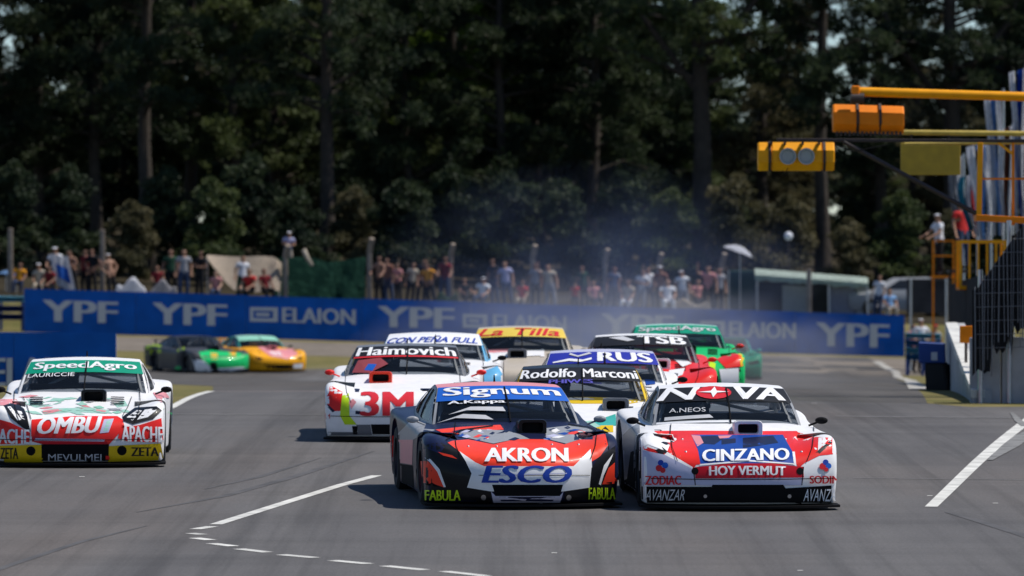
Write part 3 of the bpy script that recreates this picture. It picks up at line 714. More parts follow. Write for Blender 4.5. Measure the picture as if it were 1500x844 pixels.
c.screen_poly([(-0.13, 0.97), (-0.11, 0.82), (0.08, 0.79), (-0.11, 0.76), (-0.18, 0.61), (-0.20, 0.76), (-0.40, 0.79), (-0.2, 0.82)], L_WHITE, 0.018)
c.screen_text('A.NEOS', (-0.8, 0.27, -0.3, 0.37), L_GREY); c.screen_poly([(-0.85, 0.1), (-0.2, 0.13), (-0.25, 0.2), (-0.85, 0.17)], L_GREY); c.screen_poly([(-0.95, 0.03), (0.1, 0.03), (0.1, 0.07), (-0.95, 0.07)], L_WHITE)
c.pins([(420, 400), (1000, 400), (440, 470), (1090, 470)])
c.details(vents=False)

# --- the white, green and red car at the left edge
c = Car(113, 63.0, 2.0, 'B', P_WHITE, P_WHITE, P_WHITE, 'white race car with green windscreen banner and yellow bumper corners, at the left edge', banner=L_GREEN, btext='SpeedAgro', tr=(-0.88, 0.6, 0.9, 0.92), intake=(0.14, P_BLACK))
c.zoom(0, 480, 3.8375)
c.patch(P_MINT, [(150, 400), (240, 430), (300, 440), (200, 450), (140, 430)], [(300, 395), (380, 400), (340, 420), (280, 410)], [(640, 430), (700, 410), (720, 440), (660, 450)], [(230, 470), (300, 455), (420, 452), (540, 455), (620, 465), (600, 485), (420, 475), (250, 490)], [(480, 405), (440, 425), (460, 430)])
r3 = random.Random(33)
for k in range(34):
    c.L = 4 + k % 5; x = r3.uniform(150, 720); y = r3.uniform(388, 488); L_ = r3.uniform(40, 130); h_ = r3.uniform(4, 11); t_ = r3.uniform(-0.2, 0.2)
    c.patch([P_MINT, L_MINT, P_MINT, P_SILVER, P_MINT, P_PINK][k % 6], [(x - L_ / 2, y - L_ * t_ / 2), (x + L_ * 0.1, y - h_), (x + L_ / 2, y + L_ * t_ / 2), (x - L_ * 0.05, y + h_ * 0.8)])
c.L = 9
c.patch(P_PINK, [(0, 405), (90, 405), (120, 430), (60, 440), (0, 440)], [(858, 368), (930, 366), (962, 410), (900, 425)], [(240, 470), (330, 460), (330, 468), (240, 480)], [(540, 462), (600, 470), (590, 478), (540, 470)])
c.patch(P_RED, [(178, 520), (420, 500), (660, 500), (690, 520), (662, 622), (720, 640), (916, 645), (905, 510), (780, 550), (700, 560), (610, 660), (176, 612)], [(0, 518), (60, 535), (110, 560), (170, 592), (165, 650), (0, 655)])
c.patch(P_DRED, [(180, 612), (600, 640), (610, 662), (240, 655), (180, 640)])
c.patch(P_BLACK, [(22, 440), (60, 428), (110, 440), (135, 460), (152, 500), (172, 585), (130, 565), (60, 510)], [(688, 505), (760, 452), (880, 446), (908, 468), (860, 515), (745, 545), (695, 528)], name='headlight')
c.patch(P_WHITE, [(40, 448), (58, 446), (120, 520), (100, 525)], [(95, 470), (120, 475), (140, 520), (118, 512)], [(712, 508), (770, 468), (800, 470), (745, 525)], [(815, 465), (850, 460), (880, 465), (830, 505), (770, 520)], name='headlight_glass')
c.patch(P_GREEN, [(918, 455), (966, 448), (966, 490), (920, 492)])
c.patch(P_LILAC, [(585, 520), (640, 515), (610, 590), (560, 595)], [(200, 622), (590, 628), (585, 640), (195, 636)])
c.patch(P_MINT, [(600, 530), (628, 520), (604, 580), (580, 585)])
c.patch(P_YELLOW, [(0, 662), (238, 658), (242, 752), (0, 752)], [(612, 665), (900, 650), (915, 742), (606, 750)])
c.patch(M_BLACK, [(234, 655), (612, 655), (608, 790), (236, 790)], name='grille')
c.patch(M_BLACK, [(0, 752), (236, 750), (236, 790), (0, 790)], [(608, 750), (920, 742), (920, 780), (608, 790)])
c.disc(M_BLACK, 175, 692, 26, 'fog_lamp'); c.disc(M_BLACK, 684, 690, 27, 'fog_lamp')
c.patch(M_BLACK, lines([(130, 395), (150, 440), (175, 520)], 4), lines([(740, 395), (720, 450), (690, 500)], 4), name='shut_line')
c.text('OMBU', (212, 508, 562, 596), L_WHITE, shear=0.08, skew=-8); c.text('APACHE', (682, 556, 914, 642), L_WHITE, skew=4); c.text('ACHE', (-5, 572, 168, 652), L_WHITE, skew=6)
c.text('MEVULMEI', (272, 710, 570, 746), L_GREY); c.text('ZETA', (735, 672, 890, 720), L_BLACK); c.text('ZETA', (5, 675, 105, 735), L_BLACK)
c.details(); c.screen_text('LAURICCIE', (-0.92, 0.42, -0.15, 0.53), L_WHITE)

# --- the white car with the big red figure, second row
c = Car(590, 69.0, 0.0, 'B', P_WHITE, P_GREY, P_GREY, 'white race car with red nose corner, yellow stripe and orange red air intake', banner=L_BLACK, btext='Haimovich', tr=(-0.93, 0.6, 0.93, 0.95), intake=(-0.28, P_ORED), mirror=P_RED)
c.zoom(440, 450, 4.02)
c.patch(P_RED, [(120, 480), (190, 468), (248, 500), (242, 612), (200, 612), (140, 552)])
c.patch(P_NAVY, [(120, 545), (140, 552), (205, 612), (190, 620)], [(318, 480), (350, 482), (345, 500), (322, 500)], [(325, 610), (355, 612), (350, 632), (325, 630)])
c.patch(P_LIME, [(246, 522), (286, 508), (290, 640), (332, 692), (262, 692), (234, 640)])
c.patch(P_PINK, [(285, 560), (310, 540), (330, 560), (300, 600)])
c.patch(M_BLACK, [(415, 690), (720, 690), (720, 748), (425, 748)], name='grille')
c.patch(P_GREY, [(330, 692), (412, 692), (422, 752), (160, 752), (165, 735), (340, 735)])
c.patch(P_DRED, [(122, 622), (175, 626), (175, 690), (128, 690)])
c.patch(M_BLACK, [(305, 700), (338, 700), (336, 748), (312, 748)])
c.details(vents=False); c.text('3M', (352, 500, 668, 642), L_RED)
c.screen_poly([(-0.9, 0.1), (-0.6, 0.06), (-0.3, 0.3), (-0.45, 0.5), (-0.85, 0.45)], prt('dull_red', (0.3, 0.06, 0.07))); c.screen_poly([(-0.7, 0.15), (-0.55, 0.12), (-0.5, 0.3), (-0.65, 0.32)], L_SKY)
c.screen_poly([(-0.95, 0.53), (0.95, 0.53), (0.95, 0.58), (-0.95, 0.58)], L_RED, 0.01)

# --- the yellow and white car between the leaders
c = Car(856, 60.6, 0.6, 'B', P_WHITE, P_YELLOW, P_BLACK, 'white race car with yellow bonnet top seen between the two leading cars', banner=L_BLACK, btext='Rodolfo Marconi', tr=(-0.98, 0.62, 0.96, 0.93), intake=(0.35, P_GREY))
c.zoom(680, 450, 3.0)
c.patch(P_YELLOW, [(300, 390), (480, 385), (740, 380), (800, 385), (820, 410), (730, 425), (480, 425)])
c.patch(P_TEAL, [(560, 505), (665, 470), (670, 522), (600, 522)])
c.patch(P_YELLOW, [(555, 522), (655, 520), (655, 550), (555, 550)]); c.patch(P_BLACK, [(570, 530), (585, 522), (600, 545), (620, 525), (640, 545), (620, 550), (590, 550)]); c.patch(P_MINT, [(500, 505), (560, 500), (600, 525), (540, 540)])
c.details(True, True); c.screen_text('PHIWES', (-0.5, 0.44, 0.2, 0.55), L_VIOLET)

# --- the cars farther back
c = Car(889, 66.2, 0.4, 'B', P_WHITE, P_WHITE, P_LILAC, 'white race car with blue windscreen banner and wave emblem, behind the yellow and white one', banner=prt('deep_blue', (0.02, 0.03, 0.33)), btext='RUS', tr=(-0.1, 0.6, 0.9, 0.97), intake=(0.1, P_WHITE))
c.screen_poly([(-0.88, 0.62), (-0.6, 0.72), (-0.35, 0.66), (-0.2, 0.74), (-0.2, 0.66), (-0.4, 0.58), (-0.6, 0.63), (-0.88, 0.58)], L_WHITE); c.screen_poly([(-0.6, 0.95), (-0.45, 0.83), (-0.25, 0.96), (-0.2, 0.9), (-0.45, 0.77), (-0.62, 0.88)], L_GREY)
c.zoom(680, 450, 3.0); c.details(True, True); c.patch(P_BLUE, [(790, 310), (830, 300), (840, 340), (800, 345)]); c.patch(P_VIOLET, [(560, 330), (700, 320), (690, 350), (560, 352)])
c = Car(632, 76.4, 0.0, 'B', P_WHITE, P_LBLUE, P_WHITE, 'white and light blue race car with white windscreen banner in blue letters', banner=L_WHITE, btext='CON PEÑA FULL', tr=(-0.94, 0.6, 0.94, 0.9), tmat=L_BLUE, bshear=0.05, intake=(0.2, P_RED), far=True)
c.zoom(440, 450, 4.02); c.details(True, True); c.patch(P_LBLUE, [(1030, 400), (1160, 350), (1200, 420), (1180, 520), (1080, 560)], [(560, 400), (700, 380), (700, 420), (560, 440)])
c = Car(763, 81.8, 0.0, 'B', P_TAN, P_TAN, P_TAN, 'beige race car with yellow windscreen banner in red letters', banner=L_YELLOW, btext='La Tilla', tr=(-0.9, 0.6, 0.9, 0.95), tmat=L_RED, bshear=0.06, intake=(-0.05, P_GREY), mirror=P_TAN, far=True)
c.zoom(680, 450, 3.0); c.details(True, True); c.patch(P_WHITE, [(130, 200), (330, 190), (340, 215), (130, 225)], [(330, 190), (352, 186), (352, 220), (335, 220)]); c.patch(P_PINK, [(90, 190), (200, 185), (200, 200), (100, 205)])
c = Car(947, 75.4, 0.3, 'B', P_RED, P_GREY, P_WHITE, 'red race car with black and white windscreen banner, just left of the green bannered one', banner=L_BLACK, btext='TSB', tr=(-0.1, 0.6, 0.9, 0.95), intake=(0.2, P_WHITE), mirror=P_RED, far=True)
c.screen_poly([(-0.7, 0.9), (-0.3, 0.7), (-0.15, 0.75), (-0.4, 0.95)], L_GREY)
c.zoom(680, 450, 3.0); c.details(True, True); c.patch(P_WHITE, [(920, 230), (960, 225), (1000, 250), (960, 265)], [(900, 280), (970, 270), (960, 300), (900, 320)]); c.patch(P_BLACK, [(900, 290), (940, 295), (935, 330), (900, 335)])
c = Car(1000, 85.2, 0.5, 'B', P_GREEN, P_DGREEN, P_MINT, 'green race car with dark green windscreen banner and red fender, behind the pack', banner=L_GREEN, btext='SpeedAgro', tr=(-0.9, 0.62, 0.9, 0.93), tmat=L_GREY, intake=(0.1, P_BLACK), mirror=P_RED, far=True)
c.zoom(680, 450, 3.0); c.details(True, True); c.patch(P_RED, [(1110, 230), (1180, 200), (1215, 215), (1225, 260), (1150, 270)], [(960, 260), (1060, 250), (1060, 330), (980, 330)]); c.patch(P_YELLOW, [(1205, 205), (1232, 215), (1236, 262), (1215, 262)]); c.patch(P_WHITE, [(1120, 275), (1205, 268), (1205, 330), (1130, 335)]); c.patch(P_LIME, [(1080, 240), (1105, 250), (1100, 290), (1070, 280)])
c = Car(1064, 150.0, 0.0, 'B', P_DGREEN, P_TEAL, P_DGREEN, 'dark green race car with red nose, last of the pack and mostly hidden', intake=(0.1, P_BLACK), mirror=P_TEAL, far=True)
c.zoom(680, 450, 3.0); c.details(True, True); c.patch(P_RED, [(1240, 318), (1385, 305), (1395, 345), (1240, 350)])
G2 = 'race cars coming out of the bend far left'
c = Car(328, 177.0, 24.0, 'B', P_DGREY, P_DGREY, P_DGREY, 'green and dark grey race car with lime tail coming out of the bend', group=G2, intake=(0.1, P_BLACK), mirror=M_BLACK, far=True)
c.zoom(180, 460, 4.6875)
c.details(True, True, 0.012, step=0.12); c.patch(P_DGREY, [(130, 240), (300, 190), (440, 180), (470, 260), (500, 330), (510, 480), (180, 480), (130, 330)], step=0.12)
c.patch(P_GREEN, [(520, 265), (600, 250), (860, 275), (890, 330), (850, 372), (640, 372), (560, 340)], [(360, 360), (430, 360), (430, 400), (360, 400)], step=0.12)
c.patch(P_LIME, [(130, 225), (262, 205), (270, 262), (140, 295)], [(370, 220), (420, 215), (425, 255), (380, 265)], step=0.12)
c.patch(P_WHITE, [(480, 310), (560, 320), (615, 380), (600, 410), (500, 390)], [(650, 372), (840, 360), (830, 405), (670, 410)], step=0.12); c.patch(P_ORANGE, [(600, 270), (650, 275), (650, 312), (610, 312)], [(720, 265), (780, 262), (780, 292), (720, 295)], step=0.12)
c.patch(M_BLACK, [(600, 330), (640, 330), (660, 410), (830, 410), (830, 432), (600, 430)], step=0.12)
c = Car(410, 178.5, 20.0, 'B', P_ORANGE, P_TEAL, P_MINT, 'orange race car with pink bonnet and pale roof coming out of the bend', group=G2, banner=L_MINT, intake=(0.1, P_PINK), mirror=M_BLACK, far=True)
c.zoom(180, 460, 4.6875)
c.details(True, True, 0.012, step=0.12); c.patch(P_PINK, [(920, 225), (1180, 225), (1200, 280), (1130, 310), (1010, 290)], step=0.12); c.patch(P_WHITE, [(1000, 255), (1060, 245), (1100, 285), (1030, 290)], [(1170, 345), (1235, 340), (1230, 372), (1170, 372)], step=0.12); c.patch(M_BLACK, [(920, 375), (1040, 375), (1060, 430), (900, 420)], [(1130, 385), (1240, 385), (1235, 425), (1130, 425)], step=0.12)

# ------------------------------------------------------------------ boundary walls with boards
def wall_top(px): return lerp(423, 462, (px - 35) / 1290.0)
def wall_bot(px): return lerp(489, 526, (px - 35) / 1290.0)
WY = 203.0
w = empty('advertising_wall', at(680, wall_bot(680), WY)); tag(w, 'long blue advertising wall with pale lettering behind the bend', 'advertising wall')
bpy.context.view_layer.update()
def keep(o, p):
    o.parent = p; o.matrix_parent_inverse = Matrix.Translation(-p.location); return o
def board(name, x0, x1, Y, m, parent, t0, t1, b0, b1, d=0.06):
    bm = bmn(); prism(bm, [at(x0, t0, Y), at(x1, t1, Y), at(x1, b1, Y), at(x0, b0, Y)], Vector((0, d, 0))); o = obj(name, bm, m); return keep(o, parent)
core = bmn(); prism(core, [at(35, wall_top(35) + 1.5, WY), at(1325, wall_top(1325) + 1.5, WY), at(1325, wall_bot(1325) + 6, WY), at(35, wall_bot(35) + 6, WY)], Vector((0, 0.35, 0))); keep(obj('core', core, M_CONC), w)
edges = [35, 199, 360, 530, 690, 850, 1005, 1165, 1325]
panels = []
for i in range(8):
    a, b = edges[i] + 0.3, edges[i + 1] - 0.3; j = rnd.uniform(-0.8, 0.8)
    panels.append(board('panel', a, b, WY - 0.07 - 0.008 * (i % 2), M_BOARD, w, wall_top(a) + j, wall_top(b) + j, wall_bot(a), wall_bot(b)))
def wtext(word, x0, x1, t, b, pi, m=L_BOARD):
    cx = (x0 + x1) / 2; sk = 38.0 * (x1 - x0) / 1290.0
    o = flat_text(word, (x0, t, x1, b), WY - 0.08, m, None, skew=sk)
    o.parent = panels[pi]
for word, x0, x1, t, b, pi in (('YPF', 62, 173, 441, 472, 0), ('YPF', 223, 333, 445, 476, 1), ('ELAION', 413, 521, 452, 474, 2), ('YPF', 553, 666, 450, 480, 3), ('ELAION', 722, 830, 462, 484, 4), ('YPF', 880, 988, 461, 491, 5), ('ELAION', 1068, 1166, 472, 495, 6), ('YPF', 1195, 1303, 474, 508, 7)):
    wtext(word, x0, x1, t, b, pi)
for x0, x1, t, b, pi in ((366, 407, 450, 471, 2), (678, 714, 460, 480, 4), (1026, 1062, 470, 491, 6)):
    bm = bmn()
    for r in ((x0, t, x1, t + 5), (x0, b - 5, x1, b), (x0, t + 5, x0 + 5, b - 5), (x1 - 7, t + 5, x1, b - 5), (x0 + 9, t + 8, x1 - 12, b - 8)):
        prism(bm, [at(r[0], r[1], WY - 0.085), at(r[2], r[1] + 0.6, WY - 0.085), at(r[2], r[3] + 0.6, WY - 0.085), at(r[0], r[3], WY - 0.085)], Vector((0, -0.01, 0)))
    o = obj('emblem', bm, L_BOARD); o.parent = panels[pi]
# nearer board at lower left
WY2 = 112.0
w2 = empty('advertising_board', at(10, 590, WY2)); tag(w2, 'short blue advertising board behind the white and green car, lower left', 'advertising board')
bm = bmn(); prism(bm, [at(-260, 484, WY2 + .08), at(169, 488.5, WY2 + .08), at(169, 590, WY2 + .08), at(-260, 590, WY2 + .08)], Vector((0, 0.3, 0))); keep(obj('core', bm, M_CONC), w2)
p2 = board('panel', -260, 20, WY2, M_BOARD, w2, 483.5, 487, 590, 590); p3 = board('panel', 20.6, 170, WY2 - 0.012, M_BOARD, w2, 487, 488, 590, 590)
o = flat_text('ELAION', (-14, 524, 150, 566), WY2 - 0.02, L_BOARD, None, thick=0.02); o.parent = p3
# blue guard rails
def rails(x0, x1, Y, tops, h, m_list, label, slope=0.0):
    b = hit((x0 + x1) / 2, 500); e = empty('guard_rail', (xat((x0 + x1) / 2, Y), Y, gz(xat((x0 + x1) / 2, Y), Y))); tag(e, label, 'guard rail')
    for i, t in enumerate(tops):
        bm = bmn(); prof_ = [(0, 0), (0.04, 0.15), (0, 0.35), (0, 0.65), (0.04, 0.85), (0, 1)]
        L0, L1 = at(x0, t, Y), at(x1, t + slope, Y); hh = h * Y / F
        rows = [[bm.verts.new(P + Vector((0, -q[0] - 0.06, -q[1] * hh))) for q in prof_] for P in (L0, L1)]
        for k in range(len(prof_) - 1): bm.faces.new((rows[0][k], rows[1][k], rows[1][k + 1], rows[0][k + 1]))
        bmesh.ops.solidify(bm, geom=bm.faces[:], thickness=0.012)
        keep(obj('rail', bm, m_list[i % len(m_list)]), e)
    for px in ls(x0 + 3, x1 - 3, max(2, int((x1 - x0) / 30))):
        X = xat(px, Y); g = gz(X, Y); z1 = at(px, tops[0] + 1, Y).z
        if z1 > g: bm = bmn(); box(bm, (X, Y + 0.02, (g + z1) / 2), (0.1, 0.1, z1 - g)); keep(obj('post', bm, M_BOARD2), e)
    return e
rails(-160, 36, 203.6, [432, 446, 458], 9, [M_LBRAIL, M_BOARD2, M_BOARD2], 'dark blue guard rail with pale top, left of the long wall', 2)
rails(1326, 1378, 186.0, [487, 498, 509, 519], 8, [M_LBRAIL, M_BLUERAIL], 'blue striped guard rail at the right end of the long wall', 2)

# ------------------------------------------------------------------ right hand pit wall
def solid_poly(name, pts, d, m, parent=None, loc=None):
    bm = bmn(); prism(bm, pts, d); return obj(name, bm, m)
def thing(name, label, cat, loc, group=None):
    e = empty(name, loc); tag(e, label, cat, group); return e
def gpt(px, Y, dz=0.0): X = xat(px, Y); return Vector((X, Y, gz(X, Y) + dz))
# ramped end barrier
A_, B_ = gpt(1386, 100.0), gpt(1424, 84.3)
e = thing('end_barrier', 'grey concrete barrier with white top sloping down to the asphalt, right side', 'concrete barrier', A_)
d = Vector((0.32, 0.15, 0)); bm = bmn()
prism(bm, [A_ + Vector((0, 0, -0.05)), A_ + Vector((0, 0, 1.12)), B_ + Vector((0, 0, 0.18)), B_ + Vector((0, 0, -0.05))], d); keep(obj('wall_body', bm, M_CONC), e)
bm = bmn(); q = 14; r_ = random.Random(3)
for i in range(q):
    a, b = A_.lerp(B_, i / q), A_.lerp(B_, (i + 1) / q); za, zb = lerp(1.12, 0.18, i / q), lerp(1.12, 0.18, (i + 1) / q)
    o1 = r_.uniform(-0.03, 0.03)
    prism(bm, [a + Vector((-0.012, -0.02, za + 0.01)), b + Vector((-0.012, -0.02, zb + 0.01)), b + Vector((-0.012, -0.02, zb - 0.10 + o1)), a + Vector((-0.012, -0.02, za - 0.10 + o1))], Vector((0.2, 0.1, 0.0)))
keep(tag(obj('painted_edge', bm, M_LINE), kind='stuff'), e)
# wall facing the track
P0, P1 = gpt(1421, 84.6), gpt(1700, 83.2)
e = thing('pit_wall', 'low grey concrete pit wall below the dark debris fence', 'wall', P0)
N = 6
for i in range(N):
    a, b = P0.lerp(P1, i / N) + Vector((0.01, 0, 0)), P0.lerp(P1, (i + 1) / N) - Vector((0.01, 0, 0)); hh = 0.93 + 0.01 * (i % 2)
    bm = bmn(); prism(bm, [a + Vector((0, 0, -0.05)), a + Vector((0, 0, hh)), b + Vector((0, 0, hh)), b + Vector((0, 0, -0.05))], Vector((0, 0.25, 0))); bmesh.ops.bevel(bm, geom=[x for x in bm.edges], offset=0.012, segments=1, affect='EDGES'); keep(obj('wall_block', bm, M_CONC), e)
# debris fence : posts, wires, ragged dark cloth
e = thing('debris_fence', 'dark debris fence with ragged cloth standing on the pit wall', 'fence', gpt(1500, 84.0))
FY = 84.0
for px in (1436, 1478, 1530, 1590, 1650): 
    bm = bmn(); p = gpt(px, FY + 0.3); tube(bm, [p, p + Vector((0, 0, 2.6 if px > 1470 else 1.9))], 0.035, 8); keep(obj('fence_post', bm, M_STEEL), e)
bm = bmn(); r_ = random.Random(5)
px = 1428.0
while px < 1680:
    top = 420 - max(0, (px - 1430)) * 1.3; top = max(top, 330); b = 545 + r_.uniform(-18, 14) if px < 1455 else (520 - (px - 1455) * 0.7 + r_.uniform(-22, 24))
    tube(bm, [at(px + r_.uniform(-2, 2), b, FY - 0.02), at(px, top, FY)], 0.003 + 0.006 * r_.random(), 4); px += r_.uniform(3.2, 6.5)
for k in range(9):
    y = 350 + k * 20; tube(bm, [at(1430 if y > 420 else 1430 + (420 - y) * 0.77, y, FY - 0.01), at(1690, y - 6, FY - 0.01)], 0.005, 4)
keep(tag(obj('wire', bm, MATS['wire_grey']), kind='stuff'), e)
bm = bmn(); cols_ = ls(1424, 1690, 60); rr = []
for px in cols_:
    top = max(330, 425 - max(0, (px - 1430)) * 1.4); b = 552 + r_.uniform(-12, 12) if px < 1452 else (530 - (px - 1452) * 0.85 + r_.uniform(-24, 18))
    if px > 1520: b = 470 + r_.uniform(-20, 20)
    rr.append([bm.verts.new(at(px, lerp(top, b, t), FY + 0.06) + Vector((0, 0.05 * math.sin(px * 0.35 + t * 2), 0))) for t in ls(0, 1, 6)])
for i in range(len(rr) - 1):
    for k in range(6): bm.faces.new((rr[i][k], rr[i + 1][k], rr[i + 1][k + 1], rr[i][k + 1]))
bmesh.ops.solidify(bm, geom=bm.faces[:], thickness=0.008)
keep(obj('fence_cloth', bm, M_SHADE, smooth=True), e)
bm = bmn(); rr = []
for k, px in enumerate(ls(1390, 1445, 16)):
    Yk = lerp(126, 108, k / 16); rr.append([bm.verts.new(at(px, lerp(lerp(418, 400, k / 16), (474 + (px - 1388) * 2.2 if px < 1424 else 552) + r_.uniform(-8, 4), t), Yk + 0.4) + Vector((0, 0.05 * math.sin(px * 0.5 + t * 3), 0))) for t in ls(0, 1, 6)])
for i in range(16):
    for k in range(6): bm.faces.new((rr[i][k], rr[i + 1][k], rr[i + 1][k + 1], rr[i][k + 1]))
bmesh.ops.solidify(bm, geom=bm.faces[:], thickness=0.008)
keep(obj('fence_cloth', bm, M_SHADE, smooth=True), e)
bm = bmn(); p = at(1415, 490, 90.0); box(bm, p, (0.19, 0.06, 0.26), 0.01); o = obj('marker_board', bm, M_GOR); tag(o, 'small orange marker board above the sloping barrier', 'marker board')
bm = bmn(); p = gpt(1415, 90.06); tube(bm, [p, Vector((p.x, p.y, at(1415, 490, 90.0).z))], 0.025, 6); oo = obj('post', bm, M_RUST, o)
# dark block with blue cover, added in place of a cast shadow by the barrier
e = thing('shadow_block', 'dark block with blue cover, added in place of a cast shadow at the foot of the sloping barrier', 'shadow block', gpt(1374, 97))
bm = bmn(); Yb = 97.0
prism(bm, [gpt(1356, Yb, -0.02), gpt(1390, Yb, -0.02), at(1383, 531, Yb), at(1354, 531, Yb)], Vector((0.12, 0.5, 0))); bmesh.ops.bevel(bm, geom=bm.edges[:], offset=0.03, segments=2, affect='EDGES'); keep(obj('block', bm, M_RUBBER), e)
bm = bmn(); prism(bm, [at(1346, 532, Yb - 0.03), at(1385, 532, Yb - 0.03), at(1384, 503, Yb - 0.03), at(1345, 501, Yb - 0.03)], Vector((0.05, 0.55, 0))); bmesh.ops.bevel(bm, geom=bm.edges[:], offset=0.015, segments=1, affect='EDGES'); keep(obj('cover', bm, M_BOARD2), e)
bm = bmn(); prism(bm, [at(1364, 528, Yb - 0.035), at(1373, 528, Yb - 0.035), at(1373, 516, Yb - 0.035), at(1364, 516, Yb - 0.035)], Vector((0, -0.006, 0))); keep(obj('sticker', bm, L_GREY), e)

# ------------------------------------------------------------------ start light gantry
GY = 88.0
def bar(name, a, b, w, m, parent, Y0=None, Y1=None, n=10):
    bm = bmn(); tube(bm, [at(a[0], a[1], Y0 or GY), at(b[0], b[1], Y1 or GY)], w * GY / F / 2, n); return keep(obj(name, bm, m, smooth=True), parent)
def sqbar(name, a, b, w, m, parent, Y=None, d=None):
    Y = Y or GY; p, q = at(a[0], a[1], Y), at(b[0], b[1], Y); L = (q - p).length; bm = bmn(); dr = (q - p).normalized(); ang = math.atan2(dr.z, dr.x)
    ww = w * Y / F; box(bm, (p + q) / 2, (L, d or ww, ww), min(0.008, ww * 0.2), Matrix.Rotation(-ang, 3, 'Y')); return keep(obj(name, bm, m), parent)
def drum(x0, x1, y0, y1, Y, m, parent, seams, tilt=0.0):
    """octagonal signal housing lying along X"""
    bm = bmn(); h = (y1 - y0) / F * Y / 2; X0, X1 = xat(x0, Y), xat(x1, Y); zc = at(0, (y0 + y1) / 2, Y).z
    xs_ = [X0, X0 + 0.02]; pr = []
    for k in range(8):
        a = R(22.5 + 45 * k); pr.append((math.cos(a) * h * 1.05, math.sin(a) * h * 1.08))
    secs = [(X0, 0.94), (X0 + 0.02, 1.0)]
    for sx in seams:
        X = xat(sx, Y); secs += [(X - 0.012, 1.0), (X - 0.012, 0.93), (X + 0.012, 0.93), (X + 0.012, 1.0)]
    secs += [(X1 - 0.02, 1.0), (X1, 0.94)]
    rings = [[bm.verts.new((X, Y + 0.25 + c * f, zc + s_ * f + tilt * (X - X0))) for c, s_ in pr] for X, f in secs]
    for i in range(len(rings) - 1):
        for k in range(8): bm.faces.new((rings[i][k], rings[i][(k + 1) % 8], rings[i + 1][(k + 1) % 8], rings[i + 1][k]))
    bm.faces.new(rings[0]); bm.faces.new(rings[-1][::-1])
    return keep(obj('signal_box', bm, m), parent)
e = thing('signal_arm', 'lower start light arm of dark steel with yellow lamp box and two grey lenses', 'signal gantry', gpt(1560, GY))
LOW = e; dbox = drum(1111, 1223, 208, 250, GY, M_GYEL, e, (1131, 1205))
for px in (1154, 1181):
    bm = bmn(); lathe_x(bm, [(0, 0.0), (0.0, 0.115), (0.07, 0.125), (0.07, 0.1), (0.03, 0.09), (0.03, 0.0)], 24); bmesh.ops.rotate(bm, verts=bm.verts[:], matrix=Matrix.Rotation(R(-90), 3, 'Z')); bmesh.ops.translate(bm, verts=bm.verts[:], vec=at(px, 229, GY) + Vector((0, 0.05, 0)))
    o = obj('lens', bm, M_LAMP, smooth=True); o.parent = dbox
sqbar('arm', (1138, 205), (1560, 207), 5, M_RUST, e); bar('brace', (1236, 208), (1432, 314), 7, M_RUST, e)
for px in (1130, 1150, 1176, 1200): bm = bmn(); box(bm, at(px, 209, GY) + Vector((0, 0.05, 0)), (0.03, 0.2, 0.06)); keep(obj('clamp', bm, M_RUST), e)
bar('rail', (1325, 211), (1560, 209), 5, M_POLE, e, GY + 0.5, GY + 0.5)
sqbar('cage_upright', (1436, 209), (1434, 318), 8, M_GYEL, e); sqbar('cage_upright', (1484, 205), (1484, 330), 4, M_GOR, e); sqbar('cage_upright', (1530, 205), (1530, 335), 8, M_GYEL, e)
sqbar('cage_base', (1428, 319), (1560, 326), 9, M_GOR, e, d=0.5); sqbar('cage_rail', (1436, 262), (1530, 262), 3, M_GOR, e); sqbar('cage_strut', (1462, 209), (1484, 226), 4, M_GYEL, e)
bm = bmn(); p = gpt(1556, GY); tube(bm, [p, p + Vector((0, 0, at(0, 90, GY).z - p.z))], 0.11, 12); keep(obj('mast', bm, M_GYEL, smooth=True), e)
e = thing('signal_arm', 'upper start light arm, an orange tube with an orange three part lamp box below it', 'signal gantry', gpt(1575, GY + 1.2))
UP = e; drum(1221, 1325, 152, 193, GY + 1.2, M_GOR, e, (1257, 1290), -0.03)
bar('arm', (1247, 134), (1600, 145), 14, M_GYEL, e, GY + 1.2, GY + 1.2, 14)
bm = bmn(); lathe_x(bm, [(-0.1, 0), (-0.1, 0.08), (0.1, 0.08), (0.1, 0)], 14); bmesh.ops.translate(bm, verts=bm.verts[:], vec=at(1256, 144, GY + 1.15)); keep(obj('bracket', bm, M_RUST), e)
bm = bmn(); box(bm, at(1253, 134, GY + 1.2), (0.12, 0.2, 0.17), 0.02); keep(obj('end_cap', bm, M_GOR), e)
r_ = random.Random(9); bm = bmn()
for k in range(16): px = 1226 + k * 6.2; box(bm, at(px, 196, GY + 1.3), (0.035, 0.05, 0.05 + 0.03 * r_.random()))
keep(tag(obj('bolt', bm, M_RUST), kind='stuff'), e)
bm = bmn(); p = gpt(1596, GY + 1.2); tube(bm, [p, p + Vector((0, 0, at(0, 60, GY).z - p.z))], 0.11, 12); keep(obj('mast', bm, M_GYEL, smooth=True), e)
e = thing('sign_panel', 'plain olive yellow panel hanging from a yellow pole beside the lamp boxes', 'sign', gpt(1580, 98.0))
bm = bmn(); box(bm, at(1363, 233, 98.0), (0.99, 0.05, 0.53), 0.01); keep(obj('panel', bm, M_OLIVE), e)
bm = bmn(); tube(bm, [at(1322, 194, 98.1), at(1600, 197, 98.1)], 0.045, 10); keep(obj('pole', bm, M_POLE, smooth=True), e)
bm = bmn(); p = gpt(1600, 98.1); tube(bm, [p, at(1600, 170, 98.1)], 0.08, 10); keep(obj('mast', bm, M_POLE, smooth=True), e)
for px in (1335, 1390): bm = bmn(); tube(bm, [at(px, 195, 98.08), at(px, 212, 98.08)], 0.015, 6); keep(obj('hanger', bm, M_RUST), e)
